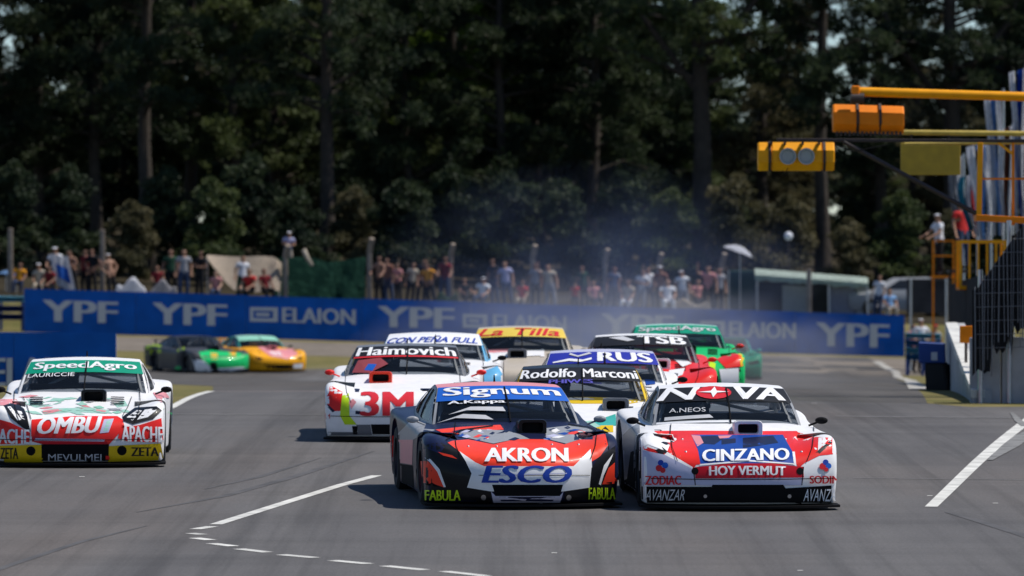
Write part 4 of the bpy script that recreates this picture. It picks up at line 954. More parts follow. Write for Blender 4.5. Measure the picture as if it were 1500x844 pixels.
def strap(px, y0, y1, Y, parent):
    h = (y1 - y0) / F * Y / 2 * 1.08; bm = bmn(); lathe_x(bm, [(-0.02, h), (-0.02, h + 0.012), (0.02, h + 0.012), (0.02, h)], 8, cx=xat(px, Y), cy=Y + 0.25, cz=at(0, (y0 + y1) / 2, Y).z, close=True)
    bmesh.ops.rotate(bm, verts=bm.verts[:], cent=(xat(px, Y), Y + 0.25, at(0, (y0 + y1) / 2, Y).z), matrix=Matrix.Rotation(R(22.5), 3, 'X')); keep(obj('strap', bm, M_RUST), parent)
for px in (1257, 1290): strap(px, 152, 193, GY + 1.2, UP)
for px in (1128, 1208): strap(px, 208, 250, GY, LOW)
for pts, par in (([(1154, 246), (1150, 258), (1146, 250)], LOW), ([(1223, 212), (1250, 222), (1300, 212)], LOW)):
    bm = bmn(); tube(bm, [at(x, y, GY - 0.06) for x, y in pts], 0.009, 5); keep(obj('cable', bm, M_BLACK), par)
# marshal basket
BY = 118.0
e = thing('marshal_basket', 'empty yellow railed basket above the debris fence', 'platform', gpt(1440, BY))
def q(px, py, dy=0.0): return at(px, py, BY) + Vector((0, dy, 0))
for dy in (0.0, 0.8):
    for x in ((1407, 1420, 1433, 1446, 1459, 1472) if dy == 0 else (1407, 1472)): bm = bmn(); box(bm, (q(x, 356, dy) + q(x, 420, dy)) / 2, (0.055 if x in (1407, 1472) else 0.035, 0.045, 0.87)); keep(obj('railing_bar', bm, M_GYEL), e)
    for y in (354, 421): bm = bmn(); box(bm, (q(1405, y, dy) + q(1474, y, dy)) / 2, (0.94, 0.06, 0.06)); keep(obj('rail', bm, M_GYEL), e)
bm = bmn(); box(bm, q(1440, 423, 0.4), (0.95, 0.85, 0.05)); keep(obj('floor', bm, M_GOR), e)
for x in (1420, 1462): bm = bmn(); p = gpt(x, BY + 0.4); tube(bm, [p, q(x, 424, 0.4)], 0.05, 8); keep(obj('leg', bm, M_RUST), e)
bm = bmn(); prism(bm, [q(1470, 372, 0.9), q(1485, 345, 0.9), q(1545, 330, 0.9), q(1545, 460, 0.9), q(1480, 450, 0.9)], Vector((0, 0.5, 0))); o = obj('loudspeaker_cover', bm, M_BLACK); tag(o, 'black covered block behind the yellow basket, right edge', 'cover')
# orange platform
OY = 168.0
e = thing('lookout_platform', 'orange steel platform with tall legs, right of the tents', 'platform', gpt(1382, OY))
def q(px, py, dy=0.0): return at(px, py, OY) + Vector((0, dy, 0))
PZ = at(0, 404, OY).z
for x in (1367, 1397):
    for dy in (0, 0.6): bm = bmn(); p = gpt(x, OY + dy); box(bm, ((p.x), p.y, (p.z + q(x, 352).z) / 2), (0.05, 0.05, q(x, 352).z - p.z)); keep(obj('leg', bm, M_GOR), e)
for y in (353, 375): bm = bmn(); box(bm, (q(1382, y, 0)), (0.62, 0.04, 0.04)); keep(obj('rail', bm, M_GOR), e)
bm = bmn(); box(bm, (xat(1382, OY), OY + 0.3, PZ - 0.03), (0.66, 0.7, 0.06)); keep(obj('floor', bm, M_GOR), e)
# dark booth on the bank
DY = 192.0
e = thing('booth', 'dark cloth covered booth on legs below the orange platform', 'booth', gpt(1360, DY))
def q(px, py, dy=0.0): return at(px, py, DY) + Vector((0, dy, 0))
bm = bmn(); box(bm, q(1360, 434, 0.5), (1.3, 1.0, 1.12), 0.03); keep(obj('cover', bm, M_SHADE), e)
for x in (1334, 1386): bm = bmn(); p = gpt(x, DY - 0.02); tube(bm, [p, q(x, 408, -0.03)], 0.035, 6); keep(obj('leg', bm, M_STEEL), e)

# flags along the pit stand
def flag(px, top, bot, wpx, Y, cols, label, seed, bow=0.0):
    r2 = random.Random(seed); g = gpt(px, Y); e = thing('flag', label, 'flag', g, 'flags hanging on poles along the pit stand')
    bm = bmn(); tp = at(px, top, Y); tube(bm, [g, tp], 0.03, 6); keep(obj('pole', bm, M_STEEL), e)
    n = len(cols); wd = wpx * Y / F; z0, z1 = tp.z - 0.05, at(px, bot, Y).z
    for i, m in enumerate(cols):
        bm = bmn(); us = ls(i / n, (i + 1) / n, 5); vs = ls(0, 1, 14); ph = r2.uniform(0, 6)
        gr = [[bm.verts.new((tp.x - wd * u * (0.6 + 0.4 * math.sin(1.2 + v * 2 + ph * 0.1)) - 0.05 * math.sin(v * 5 + ph), Y + 0.10 * math.sin(u * 14 + v * 3) + 0.02, z0 + (z1 - z0) * v - 0.12 * u * (1 - v))) for u in us] for v in vs]
        for a in range(len(vs) - 1):
            for b in range(len(us) - 1): bm.faces.new((gr[a][b], gr[a][b + 1], gr[a + 1][b + 1], gr[a + 1][b]))
        bmesh.ops.solidify(bm, geom=bm.faces[:], thickness=0.01)
        keep(obj('cloth', bm, m, smooth=True), e)
C_W = cloth('white', (0.66, 0.67, 0.72)); C_LB = cloth('sky', (0.20, 0.36, 0.62)); C_B = cloth('blue', (0.02, 0.10, 0.42)); C_R = cloth('red', (0.5, 0.03, 0.03)); C_T = cloth('teal', (0.03, 0.22, 0.32)); C_G = cloth('grey', (0.3, 0.3, 0.33)); C_BR = cloth('brown', (0.22, 0.10, 0.07))
flag(1412, 225, 345, 24, 150, [C_W, C_G], 'white flag, leftmost of the flags by the pit stand', 1)
flag(1432, 250, 345, 26, 146, [C_R, C_W, C_T], 'red, white and teal flag hanging low, second from the left of the pit stand flags', 2)
flag(1452, 205, 352, 34, 142, [C_W, C_LB, C_W], 'white flag with sky blue band just left of the yellow cage upright', 3)
flag(1470, 130, 345, 26, 138, [C_W, C_LB, C_W], 'tall white and sky blue flag behind the yellow cage upright', 4)
flag(1484, 180, 350, 24, 134, [C_W, C_BR, C_W], 'white flag with brown band inside the cage', 5)
flag(1503, 95, 345, 24, 130, [C_W, C_B, C_W], 'tall white and blue flag at the right edge of the picture', 6)
flag(1536, 150, 345, 30, 128, [C_B, C_W], 'blue and white flag past the right edge', 7)

# ------------------------------------------------------------------ people
SKIN = [mat('skin_tan', (0.36, 0.19, 0.12), 0.6, var=0.1), mat('skin_brown', (0.25, 0.12, 0.075), 0.6, var=0.1), mat('skin_light', (0.45, 0.27, 0.19), 0.6, var=0.1)]
HAIR = [mat('hair_dark', (0.015, 0.011, 0.009), 0.7), mat('hair_brown', (0.05, 0.028, 0.016), 0.7)]
def mir(p, sx): return (p[0] * sx, p[1], p[2])
POSES = {  # elbow, wrist for the left and right arm ; legs
    'stand': (((0.25, 0.03, 1.15), (0.27, -0.05, 0.91)), ((0.24, 0.02, 1.14), (0.24, -0.09, 0.92)), 'straight'),
    'up': (((0.33, -0.06, 1.52), (0.27, -0.10, 1.78)), ((0.31, -0.05, 1.55), (0.22, -0.08, 1.80)), 'straight'),
    'oneup': (((0.32, -0.10, 1.46), (0.30, -0.20, 1.70)), ((0.25, 0.03, 1.15), (0.27, -0.08, 0.92)), 'step'),
    'fold': (((0.26, -0.03, 1.16), (0.05, -0.20, 1.20)), ((0.26, -0.03, 1.15), (0.04, -0.22, 1.15)), 'step'),
    'lean': (((0.25, -0.16, 1.18), (0.20, -0.38, 1.10)), ((0.25, -0.14, 1.18), (0.22, -0.36, 1.09)), 'step'),
    'hips': (((0.36, 0.05, 1.18), (0.18, -0.06, 1.00)), ((0.36, 0.05, 1.18), (0.18, -0.06, 1.00)), 'straight'),
    'sit': (((0.24, -0.08, 0.72), (0.16, -0.32, 0.62)), ((0.24, -0.06, 0.72), (0.18, -0.34, 0.60)), 'sit')}
def person_mesh(pose):
    aL, aR, legs = POSES[pose]; V, Rr, E, Lb = [], [], [], []
    def v(p, r, parent, lab):
        V.append(Vector(p)); Rr.append(r if isinstance(r, tuple) else (r, r)); i = len(V) - 1
        if parent is not None: E.append((parent, i))
        Lb.append(lab); return i
    dz = -0.47 if legs == 'sit' else 0.0
    def P(x, y, z): return (x, y, z + dz)
    pel = v(P(0, 0, 0.95), (0.15, 0.11), None, 'leg'); sp = v(P(0, 0.005, 1.10), (0.135, 0.10), pel, 'torso'); ch = v(P(0, 0.0, 1.30), (0.165, 0.115), sp, 'torso')
    nb = v(P(0, 0.005, 1.45), (0.085, 0.07), ch, 'torso'); nk = v(P(0, -0.005, 1.515), 0.052, nb, 'head'); h1 = v(P(0, -0.015, 1.60), (0.072, 0.085), nk, 'head'); h2 = v(P(0, -0.005, 1.68), (0.066, 0.08), h1, 'head')
    v(P(0, -0.11, 1.60), 0.013, h1, 'head')
    for sx in (-1, 1): v(P(sx * 0.082, 0.0, 1.61), 0.014, h1, 'head')
    for sx, arm in ((-1, aL), (1, aR)):
        el, wr = Vector(mir(arm[0], sx)), Vector(mir(arm[1], sx))
        if legs != 'sit': pass
        off = Vector((0, 0, 0))
        sh = v(P(sx * 0.175, 0.005, 1.405), 0.062, ch, 'torso'); um = v(Vector(P(sx * 0.175, 0.005, 1.405)).lerp(el, 0.5), 0.05, sh, 'torso'); e_ = v(el, 0.041, um, 'arm'); w_ = v(wr, 0.028, e_, 'arm')
        dr = (wr - el).normalized(); sd_ = dr.cross(Vector((0, 1, 0.2))).normalized(); pa = wr + dr * 0.055; p_ = v(pa, (0.036, 0.02), w_, 'arm')
        for k, (o, L) in enumerate(((-0.027, 0.065), (-0.009, 0.078), (0.009, 0.074), (0.027, 0.058))):
            kn = v(pa + dr * 0.03 + sd_ * o, 0.0095, p_, 'arm'); m_ = v(pa + dr * (0.03 + L * 0.6) + sd_ * o * 1.1 + Vector((0, -0.008, 0)), 0.009, kn, 'arm'); v(pa + dr * (0.03 + L * 0.95) + sd_ * o * 1.1 + Vector((0, -0.024, 0)), 0.0075, m_, 'arm')
        t1 = v(wr + dr * 0.03 - sd_ * 0.04 + Vector((0, -0.01, 0)), 0.011, w_, 'arm'); v(wr + dr * 0.065 - sd_ * 0.052 + Vector((0, -0.02, 0)), 0.009, t1, 'arm')
        if legs == 'sit': hp, kn_, an, to = (sx * 0.10, -0.05, 0.46), (sx * 0.14, -0.43, 0.50), (sx * 0.14, -0.40, 0.09), (sx * 0.15, -0.56, 0.045)
        elif legs == 'step': hp, kn_, an, to = (sx * 0.10, 0, 0.88), (sx * 0.13, -0.06 * sx, 0.49), (sx * 0.15, -0.05 * sx + 0.03, 0.09), (sx * 0.17, -0.05 * sx - 0.13, 0.045)
        else: hp, kn_, an, to = (sx * 0.095, 0, 0.88), (sx * 0.115, -0.015, 0.49), (sx * 0.12, 0.03, 0.09), (sx * 0.135, -0.13, 0.045)
        a = v(hp, 0.088, pel, 'leg'); b = v(kn_, 0.06, a, 'leg'); cc = v(Vector(kn_).lerp(Vector(an), 0.4), 0.057, b, 'leg'); d = v(an, 0.04, cc, 'leg'); v(to, (0.042, 0.034), d, 'shoe')
    me = bpy.data.meshes.new('person'); me.from_pydata([tuple(x) for x in V], E, []); o = bpy.data.objects.new('person', me); COL.objects.link(o)
    o.modifiers.new('k', 'SKIN'); sv_ = me.skin_vertices[0].data
    for i in range(len(V)): sv_[i].radius = Rr[i]; sv_[i].use_root = (i == 0)
    ss = o.modifiers.new('s', 'SUBSURF'); ss.levels = 1; ss.render_levels = 1
    dg = bpy.context.evaluated_depsgraph_get(); body = bpy.data.meshes.new_from_object(o.evaluated_get(dg), depsgraph=dg); bpy.data.objects.remove(o)
    body.shade_smooth()
    segs = [(V[a], V[b], Lb[b]) for a, b in E]
    def lab(p):
        best = None
        for a, b, l in segs:
            ab = b - a; t = max(0, min(1, (p - a).dot(ab) / max(ab.length_squared, 1e-9))); dd = (a + ab * t - p).length
            if best is None or dd < best[0]: best = (dd, l)
        return best[1]
    L = [lab(Vector(p.center)) for p in body.polygons]
    hz = 1.635 + dz
    out = {'body': body}
    nrm = [v_.normal.copy() for v_ in body.vertices]
    def piece(name, sel, infl):
        idx = {}; vs, fs = [], []
        for p in body.polygons:
            if not sel(p): continue
            f = []
            for i in p.vertices:
                if i not in idx: idx[i] = len(vs); vs.append(tuple(body.vertices[i].co + nrm[i] * infl))
                f.append(idx[i])
            fs.append(f)
        m = bpy.data.meshes.new(name); m.from_pydata(vs, [], fs); m.shade_smooth(); out[name] = m
    piece('shirt', lambda p: L[p.index] == 'torso', 0.014); piece('trousers', lambda p: L[p.index] == 'leg', 0.012); piece('shoes', lambda p: L[p.index] == 'shoe' or p.center.z < 0.075, 0.008)
    piece('hair', lambda p: L[p.index] == 'head' and p.center.z > 1.56 + dz and (p.center.z > hz + 0.03 or p.center.y > 0.01), 0.014)
    piece('cap', lambda p: L[p.index] == 'head' and p.center.z > hz + 0.02, 0.022)
    return out
PM = {k: person_mesh(k) for k in POSES}
def put(me, m, name, parent):
    o = bpy.data.objects.new(name, me); COL.objects.link(o); o.parent = parent
    if not me.materials: me.materials.append(m)
    o.material_slots[0].link = 'OBJECT'; o.material_slots[0].material = m; return o
def person(px, Y, pose, shirt, trousers, label, rz=0.0, skin=0, cap=None, z=None, scale=1.0, group=None):
    X = xat(px, Y); M = PM[pose]; b = put(M['body'], SKIN[skin], 'person', None); tag(b, label, 'person', group)
    jr = random.Random(int(px * 7)); w_ = jr.uniform(0.9, 1.12)
    b.location = (X, Y, gz(X, Y) if z is None else z); b.rotation_euler = (R(jr.uniform(-5, 7)), R(jr.uniform(-6, 6)), R(rz + jr.uniform(-38, 38))); hh_ = scale * jr.uniform(0.9, 1.05); b.scale = (hh_ * w_, hh_ * w_, hh_)
    if shirt: put(M['shirt'], shirt, 'shirt', b)
    put(M['trousers'], trousers, 'trousers', b); put(M['shoes'], C_DK, 'shoes', b); put(M['hair'], HAIR[(int(px) // 7) % 2], 'hair', b)
    if cap: put(M['cap'], cap, 'cap', b)
    return b
C_DK = cloth('black', (0.015, 0.015, 0.018)); C_JEAN = cloth('jeans', (0.04, 0.06, 0.12)); C_OR = cloth('orange', (0.62, 0.26, 0.02)); C_LIL = cloth('lilac', (0.36, 0.36, 0.55)); C_BEI = cloth('beige', (0.42, 0.36, 0.29)); C_PK = cloth('pink', (0.5, 0.22, 0.22)); C_DG = cloth('dark_green', (0.02, 0.06, 0.035)); C_MAR = cloth('maroon', (0.16, 0.015, 0.02))
FN = 'spectators standing behind the long blue wall'
for a in (
    (84, 209, 'lean', C_W, C_JEAN, 'person leaning over the white and blue banner, leftmost of the left group', 10, 0, C_W),
    (97, 209.6, 'stand', C_G, C_JEAN, 'person in grey shirt behind the white and blue banner', -10, 1, None),
    (109, 209.2, 'fold', None, C_DK, 'shirtless person with folded arms right of the white and blue banner', 15, 1, None),
    (124, 210.5, 'stand', C_MAR, C_DK, 'person in maroon shirt between the banner and the second post', -5, 1, None),
    (136, 209.4, 'hips', C_DK, C_DK, 'person in black with hands on hips left of the second post', 0, 1, None),
    (166, 209.0, 'hips', None, C_DK, 'shirtless person in white cap right of the second post', 5, 0, C_W),
    (60, 207.6, 'sit', C_BEI, C_BEI, 'seated person in white cap at the left end of the wall', 20, 0, C_W),
    (26, 209.5, 'sit', C_OR, C_JEAN, 'seated person in orange under the pale parasols, far left', 10, 1, None),
    (74, 207.5, 'sit', C_MAR, C_DK, 'seated person in maroon below the white and blue banner', -10, 1, None),
    (269, 209.5, 'stand', C_G, C_JEAN, 'person in grey shirt left of the beige canopy', 10, 0, None),
    (291, 209.0, 'fold', C_DK, C_DK, 'person in black at the left corner of the beige canopy', -15, 1, None),
    (352, 208.2, 'stand', C_W, C_DG, 'person in white shirt standing before the beige canopy', 30, 0, None),
    (368, 207.4, 'sit', C_R, C_DK, 'seated person in red below the beige canopy', 0, 0, None),
    (390, 207.3, 'sit', C_MAR, C_DK, 'seated person in dark red at the right end of the beige canopy', 15, 1, None),
    (318, 207.3, 'sit', C_PK, C_JEAN, 'seated person in pink below the left corner of the beige canopy', 5, 2, None),
    (556, 209.2, 'lean', None, C_DK, 'shirtless person leaning on the wall right of the green cloth', 10, 1, None),
    (571, 209.8, 'stand', C_BR, C_JEAN, 'person in brown shirt in the group right of the green cloth', -8, 1, None),
    (584, 209.2, 'fold', C_PK, C_DK, 'person in pink shirt in the group right of the green cloth', 0, 0, None),
    (599, 210.2, 'stand', C_BEI, C_DK, 'person in beige shirt at the right of the group by the green cloth', 20, 0, None),
    (634, 209.0, 'hips', C_OR, C_DK, 'person in bright orange shirt behind the wall', 0, 1, None),
    (682, 208.0, 'sit', C_DK, C_DK, 'seated person in black right of the orange shirted one', 0, 1, None),
    (706, 207.6, 'sit', C_W, C_JEAN, 'seated person in white left of the white shirted standing one', 0, 0, C_W),
    (745, 209.2, 'stand', C_LIL, C_JEAN, 'person in pale lilac shirt standing before the dark trees', -5, 0, None),
    (763, 207.6, 'sit', C_R, C_BEI, 'seated person in red beside the pale lilac shirted one', -30, 0, None),
    (808, 209.0, 'oneup', C_BEI, C_G, 'person in beige shirt raising one arm', 0, 0, None),
    (842, 207.8, 'stand', C_R, C_DK, 'small person in red shirt behind the smoke', 0, 0, None),
    (872, 208.2, 'sit', C_PK, C_DK, 'seated person in pink left of the fifth post', 0, 0, None),
    (893, 208.4, 'stand', C_JEAN, C_DK, 'person in dark blue behind the smoke by the fifth post', 0, 1, None),
    (920, 207.4, 'sit', C_BEI, C_W, 'seated person in beige and white in the smoke', 0, 0, None),
    (936, 208.6, 'fold', C_W, C_G, 'person in white shirt with folded arms in the smoke', 10, 0, None),
    (952, 209.2, 'oneup', C_W, C_JEAN, 'person in white shirt waving in the smoke', -10, 0, None),
    (969, 209.0, 'stand', C_BR, C_DK, 'person in brown shirt and white cap in the smoke', 0, 1, C_W),
    (1003, 208.8, 'stand', C_W, C_G, 'person in white shirt and cap right of the brown shirted one', 0, 0, C_W),
    (978, 207.4, 'sit', C_W, C_W, 'seated person in white below the brown shirted one', 0, 0, None),
    (1038, 209.2, 'oneup', C_PK, C_DK, 'person in pink shirt left of the dark green tent', 0, 0, None),
    (1052, 209.6, 'stand', C_G, C_DK, 'person in grey shirt at the corner of the dark green tent', 0, 0, None),
    (1284, 208.5, 'stand', C_W, C_JEAN, 'person in white by the right end of the kiosk', 10, 0, None),
    (232, 210.4, 'sit', C_MAR, C_DK, 'seated person in maroon behind the grey covered pile', 0, 1, None),
    (252, 211.0, 'stand', C_DG, C_DK, 'person in dark green left of the grey shirted one by the canopy', 10, 1, None),
    (615, 211.0, 'stand', C_DK, C_DK, 'person in black between the pink group and the orange shirted one', 0, 1, None),
    (650, 210.8, 'lean', C_MAR, C_JEAN, 'person in maroon leaning beside the fifth post', 12, 1, None),
    (726, 211.2, 'stand', C_DK, C_JEAN, 'person in black behind the pale lilac shirted one', 0, 1, None),
    (785, 210.2, 'stand', C_G, C_DK, 'person in dark grey by the sixth post', 0, 1, None),
    (858, 209.8, 'stand', C_DG, C_DK, 'person in dark green left of the seventh post', 0, 1, None),
    (905, 210.2, 'fold', C_G, C_DK, 'person in grey with folded arms right of the seventh post', 0, 1, None),
    (1020, 210.0, 'sit', C_PK, C_DK, 'seated person in pink on the beige covered pile', 0, 0, None),
    (1302, 207.6, 'sit', C_LB, C_BEI, 'seated person in sky blue right of the kiosk', 0, 0, None)):
    s_ = 0.62 if a[0] == 842 else 1.0
    person(a[0], a[1], a[2], a[3], a[4], a[5], a[6], a[7], a[8], scale=s_, group=FN)
for a in ((1334, 189.0, 'stand', C_PK, C_DK, 'person in pink shirt before the dark booth, left one', 0, 0, None), (1352, 188.4, 'hips', C_W, C_DK, 'person in white shirt and white cap before the dark booth', 0, 0, C_W), (1368, 188.8, 'stand', C_BEI, C_JEAN, 'person in beige shirt before the dark booth, right one', 0, 0, C_R)):
    X = xat(a[0], a[1]); person(a[0], a[1], a[2], a[3], a[4], a[5], a[6], a[7], a[8], group='people by the dark booth')
person(1377, OY + 0.3, 'lean', C_W, C_DK, 'person in white shirt and white cap standing on the orange platform', -25, 0, C_W, z=PZ)
person(1413, 146.5, 'stand', C_R, C_JEAN, 'person in red shirt left of the low red, white and teal flag', 10, 0, None, z=at(0, 395, 146.5).z)
bm = bmn(); X = xat(1413, 146.5); z1 = at(0, 395, 146.5).z; box(bm, (X, 146.7, z1 - 0.04), (0.8, 0.9, 0.07)); o = obj('scaffold_stand', bm, M_RUST); tag(o, 'small dark scaffold stand below the red shirted person', 'stand')
bm = bmn()
for sx in (-0.35, 0.35):
    g = gz(X + sx, 146.7); b2 = bmn(); box(b2, (X + sx, 146.7, (g + z1) / 2 - 0.04), (0.06, 0.06, z1 - g - 0.08)); obj('leg', b2, M_RUST, o)
bm.free()

# ------------------------------------------------------------------ things behind the long wall
for px, top, lean in ((15, 335, 0), (150, 337, 0), (418, 360, 1), (541, 350, 1), (660, 358, 1), (780, 360, 1), (886, 366, 1), (1057, 372, 1), (965, 372, 1), (1185, 395, 0)):
    Y = 211.0; g = gpt(px, Y); t = at(px, top, Y); bm = bmn(); m_ = lerp(g.z, t.z, 0.78)
    box(bm, (g.x, Y, (g.z + m_) / 2), (0.17, 0.17, m_ - g.z), 0.02)
    d2 = Vector((0.10 * lean, -0.22 * lean, t.z - m_)); rotm = d2.to_track_quat('Z', 'Y').to_matrix(); box(bm, Vector((g.x, Y, m_)) + d2 / 2, (0.16, 0.16, d2.length + 0.04), 0.02, rotm)
    order = {15: 'first', 150: 'second', 418: 'third', 541: 'fourth', 660: 'fifth', 780: 'sixth', 886: 'seventh', 965: 'eighth', 1057: 'ninth', 1185: 'tenth'}[px]
    tag(obj('fence_post', bm, M_POST), 'weathered concrete fence post behind the blue wall, %s from the left' % order, 'fence post', 'concrete fence posts behind the blue wall')
def canopy(name, pts_top, m, label, cat, Y, depth, seed, sag=0.15, n=14):
    """cloth between two height lines: pts_top = [(px, top, bottom)...]"""
    r2 = random.Random(seed); bm = bmn(); rows = []
    for k in range(n + 1):
        f = k / n * (len(pts_top) - 1); i = min(int(f), len(pts_top) - 2); t = f - i
        px, a, b = (lerp(pts_top[i][j], pts_top[i + 1][j], t) for j in range(3))
        rows.append([bm.verts.new(at(px, lerp(a, b, v), Y) + Vector((r2.uniform(-.02, .02), depth * (1 - v) + 0.12 * math.sin(k * 1.3 + v * 4) + r2.uniform(-.03, .03), 0))) for v in ls(0, 1, 7)])
    for i in range(n):
        for k in range(7): bm.faces.new((rows[i][k], rows[i + 1][k], rows[i + 1][k + 1], rows[i][k + 1]))
    bmesh.ops.solidify(bm, geom=bm.faces[:], thickness=0.012)
    e = thing(name, label, cat, gpt(pts_top[0][0], Y + depth)); keep(obj('canvas', bm, m, smooth=True), e)
    for px in (pts_top[0][0] + 2, pts_top[-1][0] - 2):
        p = gpt(px, Y + depth); bm = bmn(); tube(bm, [p, at(px, pts_top[0 if px < pts_top[1][0] else -1][1] + 2, Y + depth)], 0.03, 6); keep(obj('pole', bm, M_STEEL), e)
    return e
canopy('canopy', [(302, 373, 376), (325, 375, 408), (345, 376, 428), (380, 375, 428), (400, 376, 424), (411, 385, 428)], cloth('canvas', (0.55, 0.46, 0.37)), 'beige sun canopy hung behind the wall', 'canopy', 210.5, 0.9, 1)
canopy('shade_screen', [(398, 378, 436), (450, 376, 437), (480, 384, 438), (505, 381, 438), (535, 376, 439)], cloth('screen_green', (0.012, 0.06, 0.04)), 'dark green cloth screen hung between the third and fourth posts', 'screen', 212.2, 0.5, 2)
# banner with blue crest held by the left group
bm = bmn(); us, vs = ls(0, 1, 12), ls(0, 1, 8)
def ban(u, v, off=0.0):
    px = lerp(71, 99, u) + 14 * v; py = lerp(374, 420, v) + 12 * u * v - 2 * math.sin(u * 6); return at(px, py, 208.2) + Vector((0, 0.05 * math.sin(u * 9 + v * 3) - off, 0))
g = [[bm.verts.new(ban(u, v)) for u in us] for v in vs]
for i in range(8):
    for j in range(12): bm.faces.new((g[i][j], g[i][j + 1], g[i + 1][j + 1], g[i + 1][j]))
bmesh.ops.solidify(bm, geom=bm.faces[:], thickness=0.008)
e = obj('banner', bm, C_W, smooth=True); tag(e, 'white cloth banner with blue patch held over the wall at left', 'banner')
bm = bmn(); g = [[bm.verts.new(ban(u, v, 0.03)) for u in ls(0.2, 0.85, 6)] for v in ls(0.3, 0.72, 5)]
for i in range(5):
    for j in range(6): bm.faces.new((g[i][j], g[i][j + 1], g[i + 1][j + 1], g[i + 1][j]))
obj('patch', bm, C_B, e, True)
def parasol(px, top, wpx, Y, m, label, tilt=0.0):
    g = gpt(px, Y); t = at(px, top, Y); e = thing('parasol', label, 'parasol', g); r_ = wpx / 2 * Y / F; bm = bmn()
    c0 = bm.verts.new((0, 0, 0.0)); R1 = []
    for f, z in ((0.35, -0.06), (0.7, -0.2), (1.0, -0.42)): R1.append([bm.verts.new((r_ * f * math.cos(a), r_ * f * math.sin(a), z * r_ * (1 - 0.06 * (k % 2)))) for k, a in enumerate(ls(0, 2 * math.pi, 16)[:-1])])
    for k in range(16):
        bm.faces.new((c0, R1[0][k], R1[0][(k + 1) % 16]))
        for i in range(2): bm.faces.new((R1[i][k], R1[i + 1][k], R1[i + 1][(k + 1) % 16], R1[i][(k + 1) % 16]))
    bmesh.ops.solidify(bm, geom=bm.faces[:], thickness=0.01)
    bmesh.ops.rotate(bm, verts=bm.verts[:], matrix=Matrix.Rotation(tilt, 3, 'Y')); bmesh.ops.translate(bm, verts=bm.verts[:], vec=t); keep(obj('canopy', bm, m), e)
    bm = bmn(); tube(bm, [g, t - Vector((0, 0, 0.03))], 0.02, 6); keep(obj('pole', bm, M_STEEL), e)
parasol(1084, 360, 48, 211.5, C_W, 'white parasol above the dark green tent, right of centre', 0.35)
parasol(9, 396, 26, 212.5, C_LB, 'pale blue parasol at the left edge, left one of two'); parasol(24, 399, 24, 211.5, cloth('parasol_blue', (0.1, 0.22, 0.5)), 'blue parasol at the left edge, right one of two')
parasol(1298, 442, 40, 209.5, C_G, 'grey low parasol right of the kiosk')
# raised figure in lilac with white cap
bm = bmn(); X = xat(420, 213.0); zp = at(0, 398, 213.0).z; g = gz(X, 213.0)
box(bm, (X, 213.0, zp - 0.05), (1.0, 0.8, 0.1)); o = obj('wooden_stand', bm, M_POST); tag(o, 'wooden stand behind the green cloth carrying a person in lilac', 'stand')
for sx in (-0.4, 0.4): b2 = bmn(); box(b2, (X + sx, 213.0, (g + zp) / 2 - 0.05), (0.08, 0.08, zp - g - 0.1)); obj('leg', b2, M_POST, o)
person(420, 213.0, 'fold', C_LIL, C_BEI, 'person in lilac with white cap raised above the green cloth', 15, 0, C_W, z=zp, scale=0.9)
bm = bmn(); P_ = [at(445, 366, 211), at(450, 378, 210.9), at(457, 389, 211)]; tube(bm, P_, [0.09, 0.08, 0.06], 8); o = obj('rolled_cloth', bm, C_BEI, smooth=True); tag(o, 'small rolled beige cloth hanging on the green screen edge', 'cloth')
# kiosk with pale green awning
KY = 212.0
e = thing('kiosk', 'long kiosk with pale green awning and grey panels behind the wall', 'kiosk', gpt(1190, KY))
def q(px, py, dy=0.0): return at(px, py, KY) + Vector((0, dy, 0))
bm = bmn(); rows = []; r2 = random.Random(4)
for k, px in enumerate(ls(1106, 1272, 28)):
    t = (px - 1106) / 166; a = lerp(395, 408, t); b = lerp(410, 422, t)
    rows.append([bm.verts.new(q(px, a - 2, 1.8)), bm.verts.new(q(px, a + r2.uniform(-1.5, 1.5), 0.3)), bm.verts.new(q(px, (a + b) / 2, 0.02 + r2.uniform(0, 0.06))), bm.verts.new(q(px, b + r2.uniform(-2, 2), 0.05 + r2.uniform(0, 0.06)))])
for i in range(28):
    for k in range(3): bm.faces.new((rows[i][k], rows[i + 1][k], rows[i + 1][k + 1], rows[i][k + 1]))
bmesh.ops.solidify(bm, geom=bm.faces[:], thickness=0.02); keep(obj('awning', bm, cloth('awning', (0.55, 0.64, 0.57)), smooth=True), e)
for x0, x1, m in ((1112, 1145, M_SHADE), (1147, 1183, mat('panel_grey', (0.30, 0.30, 0.29), 0.7)), (1215, 1253, mat('panel_blue_grey', (0.2, 0.2, 0.25), 0.7)), (1255, 1270, MATS['panel_grey'])):
    bm = bmn(); prism(bm, [q(x0, 418, 0.5), q(x1, 419, 0.5), q(x1, 468, 0.5), q(x0, 468, 0.5)], Vector((0, 0.06, 0))); keep(obj('panel', bm, m), e)
bm = bmn(); prism(bm, [q(1108, 412, 1.7), q(1270, 420, 1.7), q(1270, 468, 1.7), q(1108, 468, 1.7)], Vector((0, 0.06, 0))); keep(obj('rear_wall', bm, M_SHADE), e)
for x in (1109, 1184, 1214, 1271): bm = bmn(); p = gpt(x, KY + 0.2); tube(bm, [p, q(x, 412, 0.2)], 0.035, 6); keep(obj('post', bm, M_STEEL), e)
e = thing('tent', 'dark green box tent left of the kiosk', 'tent', gpt(1088, 212.5)); bm = bmn(); g = gpt(1088, 213.0); zt = at(0, 396, 212.5).z; box(bm, (g.x, 213.2, (g.z + zt) / 2), (1.0, 1.2, zt - g.z), 0.05); keep(obj('canvas', bm, cloth('tent', (0.015, 0.05, 0.05))), e)
